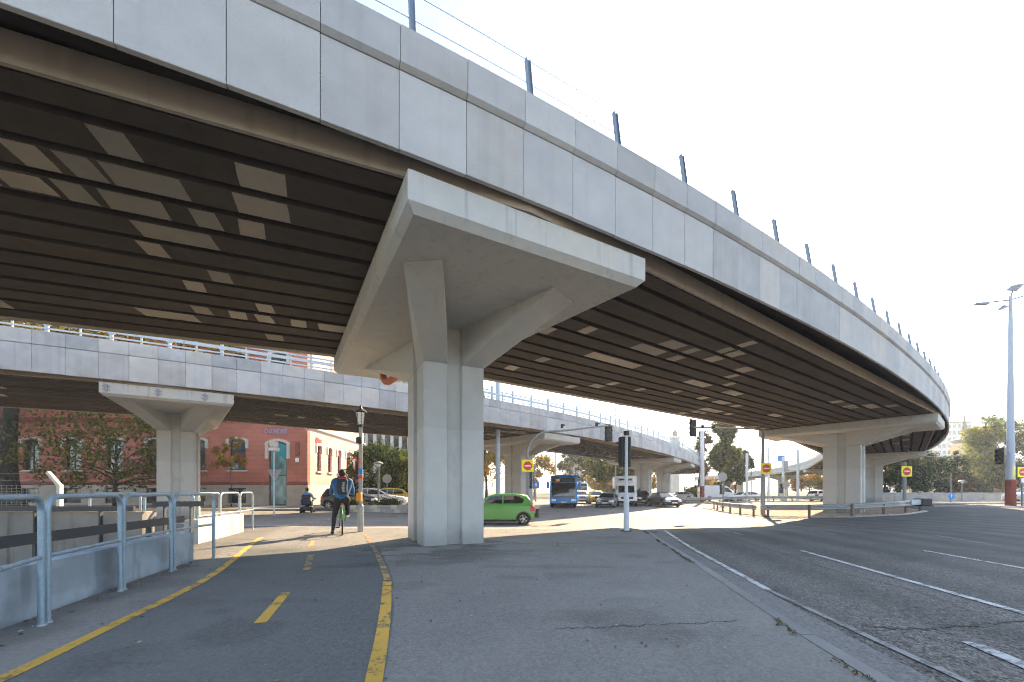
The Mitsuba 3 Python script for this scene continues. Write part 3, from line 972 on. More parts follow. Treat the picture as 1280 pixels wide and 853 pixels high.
hoop((-3.30, 2.30), (-4.02, 3.45), 'nearest hoop railing, cut off by the left edge of the picture')
hoop((-4.06, 3.53), (-4.49, 4.63), 'second hoop railing from the left edge, spanning the blue grey wall')
hoop((-4.53, 4.71), (-4.87, 5.77), 'third hoop railing from the left edge, standing before the wall')
hoop((-4.90, 5.86), (-5.08, 6.88), 'fourth hoop railing, reaching past the rounded end of the low wall')
hoop((-6.96, 8.95), (-7.31, 10.10), 'sunlit hoop railing beyond the ramp opening, first along the second wall', 'galvanised')
hoop((-7.33, 10.16), (-7.55, 11.18), 'sunlit hoop railing beyond the ramp opening, second along the wall', 'galvanised')
hoop((-7.57, 11.25), (-7.80, 12.15), 'last sunlit hoop railing, farthest along the second wall', 'galvanised')
hoop((-6.98, 8.86), (-7.93, 8.72), 'hoop railing set across the head of the ramp, right one of two', 'galvanised_blue')
hoop((-8.0, 8.70), (-8.95, 8.56), 'hoop railing set across the head of the ramp, left one of two', 'galvanised_blue')
plain('post_cream', (0.62, 0.57, 0.48), 0.8)
t = thing('mesh_fence', 'wire fence with a cream post bent at the top behind the ramp', 'fence')
for x in (-9.12, -12.4, -15.6):
    put('post', cat(beam((x, 8.15, 0.70), (x, 8.15, 1.28), 0.07, 0.07, (0, 1, 0)), beam((x, 8.15, 1.25), (x - 0.24, 8.15, 1.53), 0.06, 0.06, (0, 1, 0))), 'post_cream', t)
bits = [tube([(-16, 8.15, 0.76 + 0.055 * i), (-9.12, 8.15, 0.76 + 0.055 * i)], 0.003, 4) for i in range(10)]
bits += [tube([(-16 + 0.10 * i, 8.15, 0.75), (-16 + 0.10 * i, 8.15, 1.27)], 0.0025, 4) for i in range(69)]
bits += [tube([(-16.1, 8.15, 1.36), (-9.22, 8.15, 1.36)], 0.003, 4), tube([(-16.2, 8.15, 1.50), (-9.33, 8.15, 1.50)], 0.003, 4)]
k = put('wire_mesh', cat(bits), 'galvanised_dull', t, kind='stuff')

# ------------------------------------------------------------------ red corner building on the left
def stucco(key, a, b, groove=True, seed=0.0):
    def col(p, n, uv):
        big = fbm(p.x * 0.5 + seed, p.y * 0.5, p.z * 0.6, octaves=4)
        fine = noise(p.x * 25, p.y * 25, p.z * 25)
        c = mix(a, b, smoothstep(0.35, 0.68, big)) * (0.93 + 0.14 * fine)
        if groove:
            f = p.z / 0.36 - dr.floor(p.z / 0.36)
            c = c * (1 - 0.30 * smoothstep(0.93, 0.96, f))
        return c

    def bmp(p, n, uv):
        f = p.z / 0.36 - dr.floor(p.z / 0.36)
        return -8.0 * smoothstep(0.92, 0.96, f) + noise(p.x * 40, p.y * 40, p.z * 40)
    procmat(key, col, 0.9, bmp, 0.003, eps=8e-3)


stucco('stucco_red', (0.46, 0.165, 0.115), (0.37, 0.13, 0.09), True, 2.0)
stucco('stucco_pink', (0.60, 0.40, 0.34), (0.52, 0.33, 0.28), True, 6.0)
plain('trim_cream', (0.50, 0.46, 0.39), 0.85)
plain('trim_red', (0.22, 0.06, 0.045), 0.85)
concrete('plinth_stone', (0.36, 0.31, 0.26), 0.25, seed=61.0, streak=0.1)
plain('frame_dark', (0.035, 0.04, 0.042), 0.5)
plain('frame_brown', (0.16, 0.055, 0.04), 0.6)
plain('glass_dark', (0.018, 0.024, 0.028), 0.06, spec=0.8)
plain('glass_sky', (0.05, 0.075, 0.09), 0.05, spec=0.9)
procmat('poster_teal', lambda p, n, uv: dr.select(noise(p.x * 1.3 + 0.6 * p.z, p.z * 0.9, 3.0) > 0.52,
        mix((0.02, 0.16, 0.16), (0.02, 0.26, 0.30), smoothstep(0, 5, p.z)), mix((0.05, 0.10, 0.12), (0.16, 0.34, 0.33), noise(p.x * 3, p.z * 2.2, 1.0))), 0.15, spec=0.6)
plain('roof_grey', (0.10, 0.10, 0.10), 0.8)

FX0, FX1, FY, SY1, TOPZ = -64.0, -16.2, 32.0, 44.2, 13.6
bld = thing('corner_building', 'red stucco corner building with arched windows, stone plinth and pale pink side wall', 'building')


def wall_xz(poly, holes, y0, y1):
    g = sg.Polygon(poly, holes)
    m = trimesh.creation.extrude_polygon(g, y1 - y0, engine='earcut')
    # (x, z, depth) -> (x, y, z)
    v = m.vertices
    m.vertices = np.c_[v[:, 0], y0 + v[:, 2], v[:, 1]]
    m.invert() if m.volume < 0 else None
    return m


def wall_yz(poly, holes, x0, x1):
    g = sg.Polygon(poly, holes)
    m = trimesh.creation.extrude_polygon(g, x1 - x0, engine='earcut')
    v = m.vertices
    m.vertices = np.c_[x0 + v[:, 2], v[:, 0], v[:, 1]]
    m.invert() if m.volume < 0 else None
    return m


def arch(xc, w, z0, z1, rise=0.16, k=7):
    return [(xc - w / 2, z0), (xc + w / 2, z0)] + [(xc + w / 2 - w * q / k, z1 + rise * (1 - (2 * q / k - 1) ** 2)) for q in range(k + 1)]


WX = [-21.75, -24.95, -28.2, -31.5, -34.8, -38.1, -41.6, -45.0, -48.4]
low_holes = [arch(x, 1.3, 2.80, 5.08) for x in WX]
up_holes = [arch(x, 1.3, 9.4, 11.9) for x in WX + [-18.5]]
door = arch(-18.55, 1.42, 0.12, 4.85, 0.22)
fw = sg.Polygon([(FX0, 1.6), (FX1, 1.6), (FX1, TOPZ), (FX0, TOPZ)], low_holes + up_holes).difference(sg.Polygon(arch(-18.55, 1.42, 0.0, 4.85, 0.22)))
put('wall', wall_xz(list(fw.exterior.coords)[:-1], [list(q.coords)[:-1] for q in fw.interiors], FY, FY + 0.4), 'stucco_red', bld)
base_holes = [[(x - 0.72, 0.18), (x + 0.72, 0.18), (x + 0.72, 1.38), (x - 0.72, 1.38)] for x in WX]
for a, b in ((FX0, -19.27), (-17.83, FX1 + 0.06)):
    hs = [h_ for h_ in base_holes if a < h_[0][0] < b]
    put('plinth', wall_xz([(a, -0.7), (b, -0.7), (b, 1.62), (a, 1.62)], hs, FY - 0.06, FY + 0.4), 'plinth_stone', bld)
    put('string_course', box(a, b, FY - 0.10, FY + 0.05, 1.63, 1.88, 0.03), 'trim_red', bld)
side_y = [33.95, 35.95, 37.9, 39.9, 41.9]
put('side_wall', wall_yz([(FY + 0.41, -0.7), (SY1, -0.7), (SY1, TOPZ), (FY + 0.41, TOPZ)],
                         [arch(y, 0.72, 2.80, 4.85, 0.1) for y in side_y] + [arch(y, 0.9, 7.4, 9.8, 0.1) for y in side_y] + [[(y - 0.3, 0.2), (y + 0.3, 0.2), (y + 0.3, 1.3), (y - 0.3, 1.3)] for y in (36.9, 41.0)], FX1 - 0.4, FX1), 'stucco_pink', bld)
put('side_plinth', wall_yz([(FY + 0.36, -0.7), (SY1, -0.7), (SY1, 1.60), (FY + 0.36, 1.60)], [[(y - 0.3, 0.2), (y + 0.3, 0.2), (y + 0.3, 1.3), (y - 0.3, 1.3)] for y in (36.9, 41.0)], FX1 - 0.02, FX1 + 0.05), 'trim_cream', bld)
put('side_cornice', hull([(FX1 - 0.1, y, z) for y in (FY - 0.1, SY1) for z in (5.95, 6.35)] + [(FX1 + 0.18, y, z) for y in (FY - 0.1, SY1) for z in (6.2, 6.35)]), 'trim_cream', bld)
put('front_cornice', box(FX0, FX1 - 0.11, FY - 0.14, FY + 0.1, 6.6, 6.95, 0.04), 'trim_red', bld)
put('eaves', cat(box(FX0, FX1 + 0.4, FY - 0.4, FY + 0.3, 13.61, 13.95, 0.05), box(FX1 - 0.3, FX1 + 0.38, FY + 0.31, SY1, 13.62, 13.94, 0.05)), 'trim_cream', bld)
put('roof', hull([(FX0, FY, 13.96), (FX1, FY, 13.96), (FX0, SY1, 13.96), (FX1, SY1, 13.96), (FX0 + 6, FY + 6, 16), (FX1 - 7, FY + 6, 16), (FX0 + 6, SY1 - 5, 16), (FX1 - 7, SY1 - 5, 16)]), 'roof_grey', bld)
put('back_wall', cat(box(FX0, FX1 - 0.45, FY + 1.2, FY + 1.3, -0.7, TOPZ), box(FX1 - 1.3, FX1 - 1.2, FY + 1.4, SY1, -0.7, TOPZ)), 'joint_dark', bld)


def window(x, w, z0, z1, rise, y, glassm, hood=True, framem='frame_dark', bars=True):
    g = sg.Polygon(arch(x, w, z0, z1, rise))
    fr = wall_xz(list(g.exterior.coords)[:-1], [list(g.buffer(-0.08).exterior.coords)[:-1]], y + 0.17, y + 0.25)
    bits = [fr]
    if bars:
        bits += [box(x - 0.035, x + 0.035, y + 0.16, y + 0.24, z0 + 0.05, z1 + rise * 0.9), box(x - w / 2 + 0.05, x + w / 2 - 0.05, y + 0.165, y + 0.235, z0 + (z1 - z0) * 0.68, z0 + (z1 - z0) * 0.68 + 0.07)]
    wk = put('window', cat(bits), framem, bld)
    put('pane', wall_xz(list(g.buffer(-0.03).exterior.coords)[:-1], [], y + 0.20, y + 0.215), glassm, wk)
    if hood:
        o = sg.Polygon(arch(x, w + 0.46, z1 - 0.55, z1 + 0.14, rise * 1.3)).difference(sg.Polygon(arch(x, w + 0.04, z1 - 1.0, z1 + 0.02, rise)))
        g2 = max(getattr(o, 'geoms', [o]), key=lambda q: q.area)
        put('hood', wall_xz(list(g2.exterior.coords)[:-1], [], y - 0.09, y + 0.02), 'trim_cream', wk)
        put('sill', box(x - w / 2 - 0.15, x + w / 2 + 0.15, y - 0.12, y + 0.16, z0 - 0.12, z0 - 0.003, 0.01), 'trim_cream', wk)


for i, x in enumerate(WX):
    window(x, 1.3, 2.80, 5.08, 0.16, FY, 'glass_dark' if i % 3 else 'glass_sky')
for x in WX + [-18.5]:
    window(x, 1.3, 9.4, 11.9, 0.16, FY, 'glass_dark')
for x in WX:
    wk = put('basement_window', wall_xz([(x - 0.72, 0.18), (x + 0.72, 0.18), (x + 0.72, 1.38), (x - 0.72, 1.38)], [[(x - 0.64, 0.26), (x + 0.64, 0.26), (x + 0.64, 1.30), (x - 0.64, 1.30)]], FY + 0.04, FY + 0.12), 'frame_dark', bld)
    put('pane', box(x - 0.66, x + 0.66, FY + 0.08, FY + 0.095, 0.24, 1.32), 'glass_dark', wk)
dk = put('entrance', wall_xz(arch(-18.55, 1.42, 0.02, 4.85, 0.22), [arch(-18.55, 1.22, 0.1, 4.78, 0.16)], FY + 0.10, FY + 0.18), 'frame_dark', bld)
labels[dk] = {'label': 'tall arched glass entrance covered with teal picture panels'}
put('pane', wall_xz(arch(-18.55, 1.26, 0.06, 4.8, 0.18), [], FY + 0.135, FY + 0.15), 'poster_teal', dk)
put('transom', box(-19.18, -17.92, FY + 0.085, FY + 0.135, 2.35, 2.43), 'frame_dark', dk)
o = sg.Polygon(arch(-18.55, 1.95, 3.7, 4.98, 0.3)).difference(sg.Polygon(arch(-18.55, 1.46, 3.0, 4.87, 0.22)))
put('hood', wall_xz(list(o.exterior.coords)[:-1], [], FY - 0.1, FY + 0.02), 'trim_cream', dk)
for y in side_y:
    for (w, z0, z1) in ((0.72, 2.80, 4.85), (0.9, 7.4, 9.8)):
        g = sg.Polygon(arch(y, w, z0, z1, 0.1))
        wk = put('side_window', wall_yz(list(g.exterior.coords)[:-1], [list(g.buffer(-0.07).exterior.coords)[:-1]], FX1 - 0.24, FX1 - 0.16), 'frame_brown', bld)
        put('pane', wall_yz(list(g.buffer(-0.03).exterior.coords)[:-1], [], FX1 - 0.215, FX1 - 0.20), 'glass_dark', wk)
        put('sill', box(FX1 - 0.14, FX1 + 0.12, y - w / 2 - 0.1, y + w / 2 + 0.1, z0 - 0.16, z0 - 0.003, 0.01), 'trim_cream', wk)
        g2 = sg.Polygon(arch(y, w + 0.4, z1 - 0.5, z1 + 0.14, 0.16)).difference(sg.Polygon(arch(y, w + 0.03, z1 - 1.0, z1 + 0.02, 0.1)))
        put('hood', wall_yz(list(g2.exterior.coords)[:-1], [], FX1 - 0.01, FX1 + 0.07), 'trim_cream', wk)
plain('sign_mauve', (0.36, 0.25, 0.36), 0.5)
plain('sign_red', (0.50, 0.06, 0.05), 0.5)
plain('white_board', (0.72, 0.72, 0.70), 0.5)


def lettering(text, h, depth, place):
    m = meshkit.text_mesh(text, h, depth, bold=True)
    m.apply_transform(place)
    return m


def face_y(x, y, z):   # text in the xz plane, seen from -y
    return np.array([[1, 0, 0, x], [0, 0, -1, y], [0, 1, 0, z], [0, 0, 0, 1.0]])


def face_x(x, y, z):   # text on a wall facing +x, reading along +y
    return np.array([[0, 0, 1, x], [1, 0, 0, y], [0, 1, 0, z], [0, 0, 0, 1.0]])


tx = lettering('\u25c7XOMOMX', 0.40, 0.05, face_y(-19.55, FY - 0.02, 5.68))
tx.apply_translation((-19.6 - tx.bounds[0][0], 0, 0))
sc = 1.85 / (tx.bounds[1][0] - tx.bounds[0][0])
tx.vertices[:, 0] = -19.6 + (tx.vertices[:, 0] + 19.6) * sc
put('sign_letters', tx, 'sign_mauve', bld)
put('side_lettering', lettering('\u00fcler', 0.42, 0.05, face_x(FX1 + 0.01, 33.3, 5.15)), 'sign_red', bld)
put('wall_plate', box(-17.12, -16.82, FY - 0.12, FY - 0.02, 3.95, 5.0, 0.02), 'trim_red', bld)
put('wall_plate', box(-17.12, -16.84, FY - 0.14, FY - 0.02, 3.42, 3.75, 0.02), 'white_board', bld)
structure('building_pavement', prism([(-64, 25.5), (-16, 25.0), (-9.2, 25.5), (-9.6, 66), (-16.0, 66), (-16.1, 31.96), (-64, 31.96)], -0.5, 0.02), 'asphalt_gutter')
plain('kerb_ochre', (0.46, 0.36, 0.20), 0.85)
kerb_run('building_pavement', [(-50, 25.33), (-16, 24.98)], -0.4, 0.07, 0.16, 1.0, 1, matn='kerb_ochre')

# grey office block behind the side wall
concrete('block_grey', (0.33, 0.33, 0.32), 0.15, seed=71.0)
ob = thing('grey_block', 'grey office block with pale upright piers behind the round hedge', 'building')
put('wall', box(-31.0, -6.0, 72.4, 90, -1, 21.0), 'block_grey', ob)
for i in range(17):
    x = -30.8 + i * 1.52
    put('pilaster', box(x, x + 0.5, 71.9, 72.39, -1, 21.0, 0.03), 'trim_cream' if i < 9 else 'block_grey', ob)
    if i < 16:
        wk = put('window_strip', box(x + 0.52, x + 1.5, 72.30, 72.395, 0.5, 20.2), 'frame_dark', ob)
        for k in range(5):
            put('pane', box(x + 0.58, x + 1.44, 72.26, 72.299, 1.2 + 3.9 * k, 4.4 + 3.9 * k), 'glass_dark', wk)
put('roof', box(-31.3, -5.7, 71.6, 90.3, 21.01, 21.5, 0.05), 'roof_grey', ob)


# ------------------------------------------------------------------ vehicles
def rings_hull(rings):
    parts = [m3.Manifold.hull_points(np.vstack([a, b])) for a, b in zip(rings[:-1], rings[1:])]
    return m3.Manifold.batch_boolean(parts, m3.OpType.Add)


def ring(x, z0, z1, hb, ht, r=0.10, tumble=0.0):
    """rounded cross-section at x: half width hb at the bottom, ht at the top"""
    r = min(r, (z1 - z0) * 0.45, ht * 0.6)
    pts = []
    for s in (-1, 1):
        pts += [(x, s * (hb - 0.05), z0), (x, s * hb, z0 + 0.06), (x, s * (hb + (ht - hb) * 0.45 + 0.012), z0 + (z1 - z0) * 0.5)]
        for k in range(5):
            q = k / 4 * PI / 2
            pts.append((x, s * (ht - r + r * math.cos(q)), z1 - r + r * math.sin(q)))
    return np.array(pts)


def M_box(x0, x1, y0, y1, z0, z1):
    return m3.Manifold.cube([x1 - x0, y1 - y0, z1 - z0]).translate([x0, y0, z0])


def M_prism_xz(poly, y0, y1):
    """side view polygon (x, z) pushed through y"""
    cs = m3.CrossSection([np.asarray(poly, float)], m3.FillRule.NonZero)
    m = m3.Manifold.extrude(cs, y1 - y0)
    return m.transform(np.array([[1, 0, 0, 0], [0, 0, -1, y1], [0, 1, 0, 0.0]]))


def M_prism_yz(poly, x0, x1):
    cs = m3.CrossSection([np.asarray(poly, float)], m3.FillRule.NonZero)
    m = m3.Manifold.extrude(cs, x1 - x0)
    return m.transform(np.array([[0, 0, 1, x0], [1, 0, 0, 0], [0, 1, 0, 0.0]]))


def carpaint(key, c, metallic=0.0, flake=0.0):
    mat(key, {'type': 'twosided', 'bsdf': {'type': 'principled', 'base_color': rgb(*c), 'roughness': 0.32, 'metallic': metallic, 'specular': 0.5, 'clearcoat': 0.45, 'clearcoat_gloss': 0.95}})


carpaint('paint_green', (0.075, 0.27, 0.045))
carpaint('paint_bus_blue', (0.006, 0.19, 0.54))
carpaint('paint_car_white', (0.62, 0.63, 0.63))
carpaint('paint_car_grey', (0.16, 0.175, 0.20), 0.4)
carpaint('paint_car_black', (0.018, 0.019, 0.022))
carpaint('paint_car_yellow', (0.58, 0.36, 0.03))
carpaint('paint_car_silver', (0.38, 0.39, 0.40), 0.4)
plain('rubber', (0.02, 0.02, 0.02), 0.85)
plain('alloy', (0.42, 0.42, 0.43), 0.35, 0.8)
plain('plastic_black', (0.022, 0.022, 0.024), 0.6)
plain('car_glass', (0.012, 0.016, 0.018), 0.04, spec=0.9)
plain('lamp_glass', (0.75, 0.76, 0.78), 0.12, spec=0.8)
plain('tail_red', (0.40, 0.015, 0.015), 0.2)
plain('plate_white', (0.7, 0.7, 0.68), 0.5)
mat('display_amber', {'type': 'twosided', 'bsdf': {'type': 'principled', 'base_color': rgb(0.8, 0.3, 0.03)}})
plain('amber', (0.75, 0.30, 0.02), 0.4)


def wheel_meshes(r, w):
    tyre = lathe([(r * 0.62, -w / 2), (r * 0.92, -w / 2), (r * 0.985, -w * 0.38), (r, -w * 0.2), (r, w * 0.2), (r * 0.985, w * 0.38), (r * 0.92, w / 2), (r * 0.62, w / 2), (r * 0.62, -w / 2)], 28)
    hub = lathe([(0.0, w * 0.36), (r * 0.16, w * 0.36), (r * 0.18, w * 0.30), (r * 0.18, 0)], 16)
    lip = lathe([(r * 0.56, w * 0.30), (r * 0.60, w * 0.44), (r * 0.65, w * 0.44), (r * 0.65, 0.0)], 28)
    disc = lathe([(0, w * 0.02), (r * 0.62, w * 0.02)], 28)
    sp = []
    for k in range(5):
        for dq in (-0.16, 0.16):
            a = k * 2 * PI / 5
            b = a + dq
            p0 = np.array([math.cos(a) * r * 0.12, math.sin(a) * r * 0.12, w * 0.30])
            p1 = np.array([math.cos(b) * r * 0.60, math.sin(b) * r * 0.60, w * 0.34])
            sp.append(beam(p0, p1, r * 0.075, w * 0.10))
    back = disc
    for m in (tyre, hub, lip, back, *sp):
        m.apply_transform(trimesh.transformations.rotation_matrix(-PI / 2, (1, 0, 0)))   # axis z -> +y
    return tyre, cat(hub, lip, *sp), back


def place_vehicle(t, x, y, z, yaw):
    def P(m):
        return rotz(m if isinstance(m, trimesh.Trimesh) else tm(m), yaw, (x, y, z))
    return P


def add_wheels(t, P, xs, half, r, w=0.2):
    tyre, rim, back = wheel_meshes(r, w)
    for xx in xs:
        for s in (-1, 1):
            F = np.diag([1.0, s, 1.0, 1.0])
            key = uname(t + '__wheel')
            for nm, m, b in (('tyre', tyre, 'rubber'), ('rim', rim, 'alloy'), ('brake_disc', back, 'plastic_black')):
                mm = m.copy()
                mm.apply_transform(F)
                if s < 0:
                    mm.invert()
                mm.apply_translation((xx, s * (half - w / 2), r))
                put(nm, P(mm), b, key, smooth=35)


CARS = {
    'hatch': dict(L=3.54, body=[(1.77, .38, .60, .60, .56), (1.66, .22, .80, .76, .70), (1.1, .17, .93, .81, .78), (.7, .17, .985, .82, .80), (-1.2, .17, 1.0, .82, .80), (-1.60, .22, .98, .79, .76), (-1.77, .34, .86, .70, .66)],
                  top=[(.95, .90, .98, .74, .70), (.42, .90, 1.36, .78, .60), (.05, .90, 1.46, .79, .61), (-.8, .90, 1.475, .79, .61), (-1.42, .90, 1.39, .76, .58), (-1.69, .88, .98, .71, .66)],
                  side=[[(.70, 1.02), (.28, 1.34), (-.26, 1.39), (-.26, 1.01)], [(-.33, 1.01), (-.33, 1.395), (-1.02, 1.375), (-1.28, 1.22), (-1.22, 1.03)]], ws=(.98, .20), rw=(-1.36, -1.75), wb=(1.16, -1.26), r=.30, doors=(.72, -.30)),
    'sedan': dict(L=4.75, body=[(2.37, .36, .62, .70, .62), (2.22, .22, .76, .86, .78), (1.3, .17, .92, .91, .86), (.9, .17, .97, .92, .88), (-1.4, .17, 1.0, .92, .88), (-2.15, .24, 1.0, .88, .82), (-2.37, .40, .88, .78, .70)],
                  top=[(1.10, .90, .96, .80, .74), (.30, .90, 1.36, .82, .62), (-.2, .90, 1.44, .82, .62), (-1.1, .90, 1.42, .82, .62), (-1.75, .90, 1.22, .78, .62), (-2.12, .90, 1.00, .74, .66)],
                  side=[[(.82, 1.0), (.25, 1.32), (-.40, 1.37), (-.40, 1.0)], [(-.47, 1.0), (-.47, 1.37), (-1.2, 1.345), (-1.72, 1.12), (-1.6, 1.02)]], ws=(1.12, .12), rw=(-1.35, -2.12), wb=(1.42, -1.36), r=.33, doors=(.86, -.43)),
    'suv': dict(L=4.6, body=[(2.3, .42, .80, .72, .66), (2.16, .26, .96, .87, .80), (1.35, .22, 1.08, .92, .88), (.95, .22, 1.12, .93, .89), (-1.7, .22, 1.14, .93, .89), (-2.2, .28, 1.10, .88, .82), (-2.3, .42, 1.0, .80, .74)],
                top=[(1.15, 1.02, 1.10, .82, .76), (.45, 1.02, 1.52, .85, .66), (-.1, 1.02, 1.64, .85, .67), (-1.4, 1.02, 1.63, .85, .67), (-2.0, 1.02, 1.50, .82, .64), (-2.22, 1.0, 1.14, .78, .72)],
                side=[[(.88, 1.14), (.38, 1.48), (-.32, 1.55), (-.32, 1.14)], [(-.39, 1.14), (-.39, 1.55), (-1.25, 1.54), (-1.25, 1.14)], [(-1.32, 1.14), (-1.32, 1.535), (-1.85, 1.44), (-1.95, 1.18)]], ws=(1.18, .26), rw=(-1.9, -2.28), wb=(1.38, -1.36), r=.36, doors=(.9, -.35)),
    'van': dict(L=5.5, body=[(2.75, .40, .78, .80, .72), (2.62, .28, 1.02, .92, .82), (2.0, .24, 1.28, .97, .90), (1.75, .24, 1.40, .98, .94), (-2.5, .26, 1.40, .98, .96), (-2.72, .34, 1.36, .94, .92), (-2.75, .40, 1.30, .92, .90)],
                top=[(2.02, 1.15, 1.25, .88, .82), (1.18, 1.15, 2.18, .95, .80), (.7, 1.15, 2.34, .96, .84), (-2.4, 1.15, 2.36, .96, .86), (-2.70, 1.15, 2.28, .94, .84)],
                side=[[(1.66, 1.36), (1.16, 1.98), (.42, 2.04), (.42, 1.36)]], ws=(2.04, .82), rw=(-2.66, -2.74), wb=(1.75, -1.55), r=.34, doors=(1.7, .38)),
}


def car(name, kind, paint, x, y, yaw, label, category='car', group=None, scale=1.0, detail=True, roofbox=False):
    c = CARS[kind]
    t = thing(name, label, category, group)
    z = float(zroad(x, y))
    P = place_vehicle(t, x, y, z, yaw)
    rb = 0.12
    body = rings_hull([ring(*q, r=rb) for q in c['body']])
    top = rings_hull([ring(*q, r=0.09) for q in c['top']])
    off = rings_hull([ring(q[0] + (0.012 if i == 0 else -0.012 if i == len(c['top']) - 1 else 0), q[1], q[2] + 0.008, q[3] + 0.008, q[4] + 0.008, r=0.09) for i, q in enumerate(c['top'])])
    boff = rings_hull([ring(q[0] + (0.014 if i == 0 else -0.014 if i == len(c['body']) - 1 else 0), q[1], q[2] + 0.009, q[3] + 0.009, q[4] + 0.009, r=rb) for i, q in enumerate(c['body'])])
    arches = m3.Manifold.batch_boolean([m3.Manifold.cylinder(3, c['r'] + .055, c['r'] + .055, 28, True).rotate([90, 0, 0]).translate([xx, 0, c['r']]) for xx in c['wb']], m3.OpType.Add)
    hw = max(q[3] for q in c['body'])
    inner = M_box(-9, 9, -hw + .26, hw - .26, -1, 3)
    cut = arches - inner
    shell = (body + top) - cut
    if detail:
        # door seams as fine grooves
        for xd in list(c['doors']) + ([c['doors'][1] - 0.95] if kind != 'van' else []):
            for s in (-1, 1):
                shell = shell - M_box(xd - .006, xd + .006, s * hw - .03, s * hw + .05, .30, c['body'][3][2] + .02)
    put('body', P(shell), paint, t, smooth=32)
    glass = []
    for poly in c['side']:
        for s in (-1, 1):
            a, b = sorted((s * .30, s * 1.2))
            glass.append(('window', (off ^ M_prism_xz(poly, a, b)) - top - body))
    zt = c['top'][2][2]
    zb = c['body'][3][2]
    hwt = c['top'][0][3]
    wsp = [(-hwt + .10, zb + .0), (hwt - .10, zb + .0), (c['top'][2][4] - .09, zt - .10), (-c['top'][2][4] + .09, zt - .10)]
    glass.append(('windscreen', (off ^ M_prism_yz(wsp, c['ws'][1], c['ws'][0] + .05)) - top - body))
    glass.append(('rear_window', (off ^ M_prism_yz(wsp, c['rw'][1] - .05, c['rw'][0])) - top - body))
    for nm, m in glass:
        if not m.is_empty():
            put(nm, P(m), 'car_glass', t)
    xf, xr = c['body'][0][0], c['body'][-1][0]
    zf = c['body'][1][2]
    for s in (-1, 1):
        a, b = sorted((s * .42 * hw, s * .93 * hw))
        put('headlight', P((boff ^ M_box(xf - .34, xf + .1, a, b, zf - .20, zf - .06)) - body), 'lamp_glass', t)
        a, b = sorted((s * .55 * hw, s * 1.1 * hw))
        put('tail_light', P((boff ^ M_box(xr - .1, xr + .20, a, b, c['body'][-1][2] - .20, c['body'][-1][2] + .05)) - body), 'tail_red', t)
        zm = c['side'][0][0][1] + .03
        mx = c['side'][0][0][0] - .12
        put('mirror', P(rounded(mx - .07, mx + .07, s * (hw + .10) - .09, s * (hw + .10) + .09, zm - .06, zm + .08, .04, 2)), 'plastic_black' if paint == 'paint_car_white' else paint, t)
    put('grille', P((boff ^ M_box(xf - .3, xf + .1, -.40 * hw, .40 * hw, zf - .20, zf - .09)) - body), 'plastic_black', t)
    put('bumper_intake', P((boff ^ M_box(xf - .3, xf + .1, -.62 * hw, .62 * hw, c['body'][1][1] + .05, c['body'][1][1] + .19)) - body), 'plastic_black', t)
    put('number_plate', P(box(xf + .004, xf + .022, -.26, .26, c['body'][0][1] + .05, c['body'][0][1] + .16)), 'plate_white', t)
    put('number_plate', P(box(xr - .022, xr - .004, -.26, .26, c['body'][-1][1] + .20, c['body'][-1][1] + .31)), 'plate_white', t)
    put('sill', P((boff ^ M_box(c['wb'][1] + c['r'] + .05, c['wb'][0] - c['r'] - .05, -2, 2, .1, .27)) - body), 'plastic_black', t)
    if detail:
        for s in (-1, 1):
            for xd in (c['doors'][1] + .16,):
                put('door_handle', P(box(xd - .09, xd + .09, s * (hw + .012) - .018, s * (hw + .012) + .018, zb - .13, zb - .095, .008)), paint, t)
    add_wheels(t, P, c['wb'], hw - .005, c['r'], .20)
    return t


car('green_car', 'hatch', 'paint_green', -0.70, 19.6, PI - 0.03, 'small bright green hatchback crossing behind the concrete pier', 'car')
car('grey_car', 'sedan', 'paint_car_grey', 9.55, 40.3, -PI / 2 - 0.36, 'grey blue saloon between the blue bus and the white truck', 'car', 'cars waiting at the junction')
car('dark_car', 'sedan', 'paint_car_black', 15.4, 41.2, -PI / 2 + 0.10, 'dark car at the right end of the waiting row', 'car', 'cars waiting at the junction')
car('black_car', 'suv', 'paint_car_black', 14.6, 45.8, -PI / 2 - 0.1, 'black car half hidden behind the white truck', 'car', 'cars waiting at the junction', detail=False)
car('silver_car', 'suv', 'paint_car_silver', 9.0, 52.5, -PI / 2 - 0.1, 'silver car behind the grey saloon in the queue', 'car', 'cars waiting at the junction', detail=False)
car('yellow_car', 'suv', 'paint_car_yellow', 10.4, 50.0, -PI / 2 - 0.1, 'yellow car in the queue behind the grey saloon', 'car', 'cars waiting at the junction', detail=False)
car('white_car', 'sedan', 'paint_car_white', 34.2, 59.5, PI + 0.15, 'white car just right of the white van on the far road', 'car', detail=False)
car('white_van', 'van', 'paint_car_white', 31.6, 62.0, -0.12, 'white panel van on the far road beside the tall poplar', 'van', detail=False)
car('parked_car', 'hatch', 'paint_car_black', -10.9, 27.4, 0.15, 'dark car parked nearest behind the cyclist', 'car', 'cars parked by the round hedge')
car('parked_car', 'sedan', 'paint_car_white', -10.2, 30.3, 0.1, 'white car parked between the dark car and the yellow car', 'car', 'cars parked by the round hedge')
car('parked_car', 'hatch', 'paint_car_yellow', -9.2, 32.8, 0.1, 'yellow car parked beside the hedge behind the white car', 'car', 'cars parked by the round hedge')
car('silver_car', 'sedan', 'paint_car_silver', 31.5, 76.0, PI, 'silver car far off between the guard rail and the rear flyover', 'car', detail=False)
car('white_car', 'suv', 'paint_car_white', 49.6, 38.5, PI + 0.1, 'white car cut by the right edge of the picture', 'car', detail=False)
car('white_car', 'suv', 'paint_car_white', 43.8, 56.5, 0.2, 'white car half hidden behind the right-hand pier', 'car', detail=False)
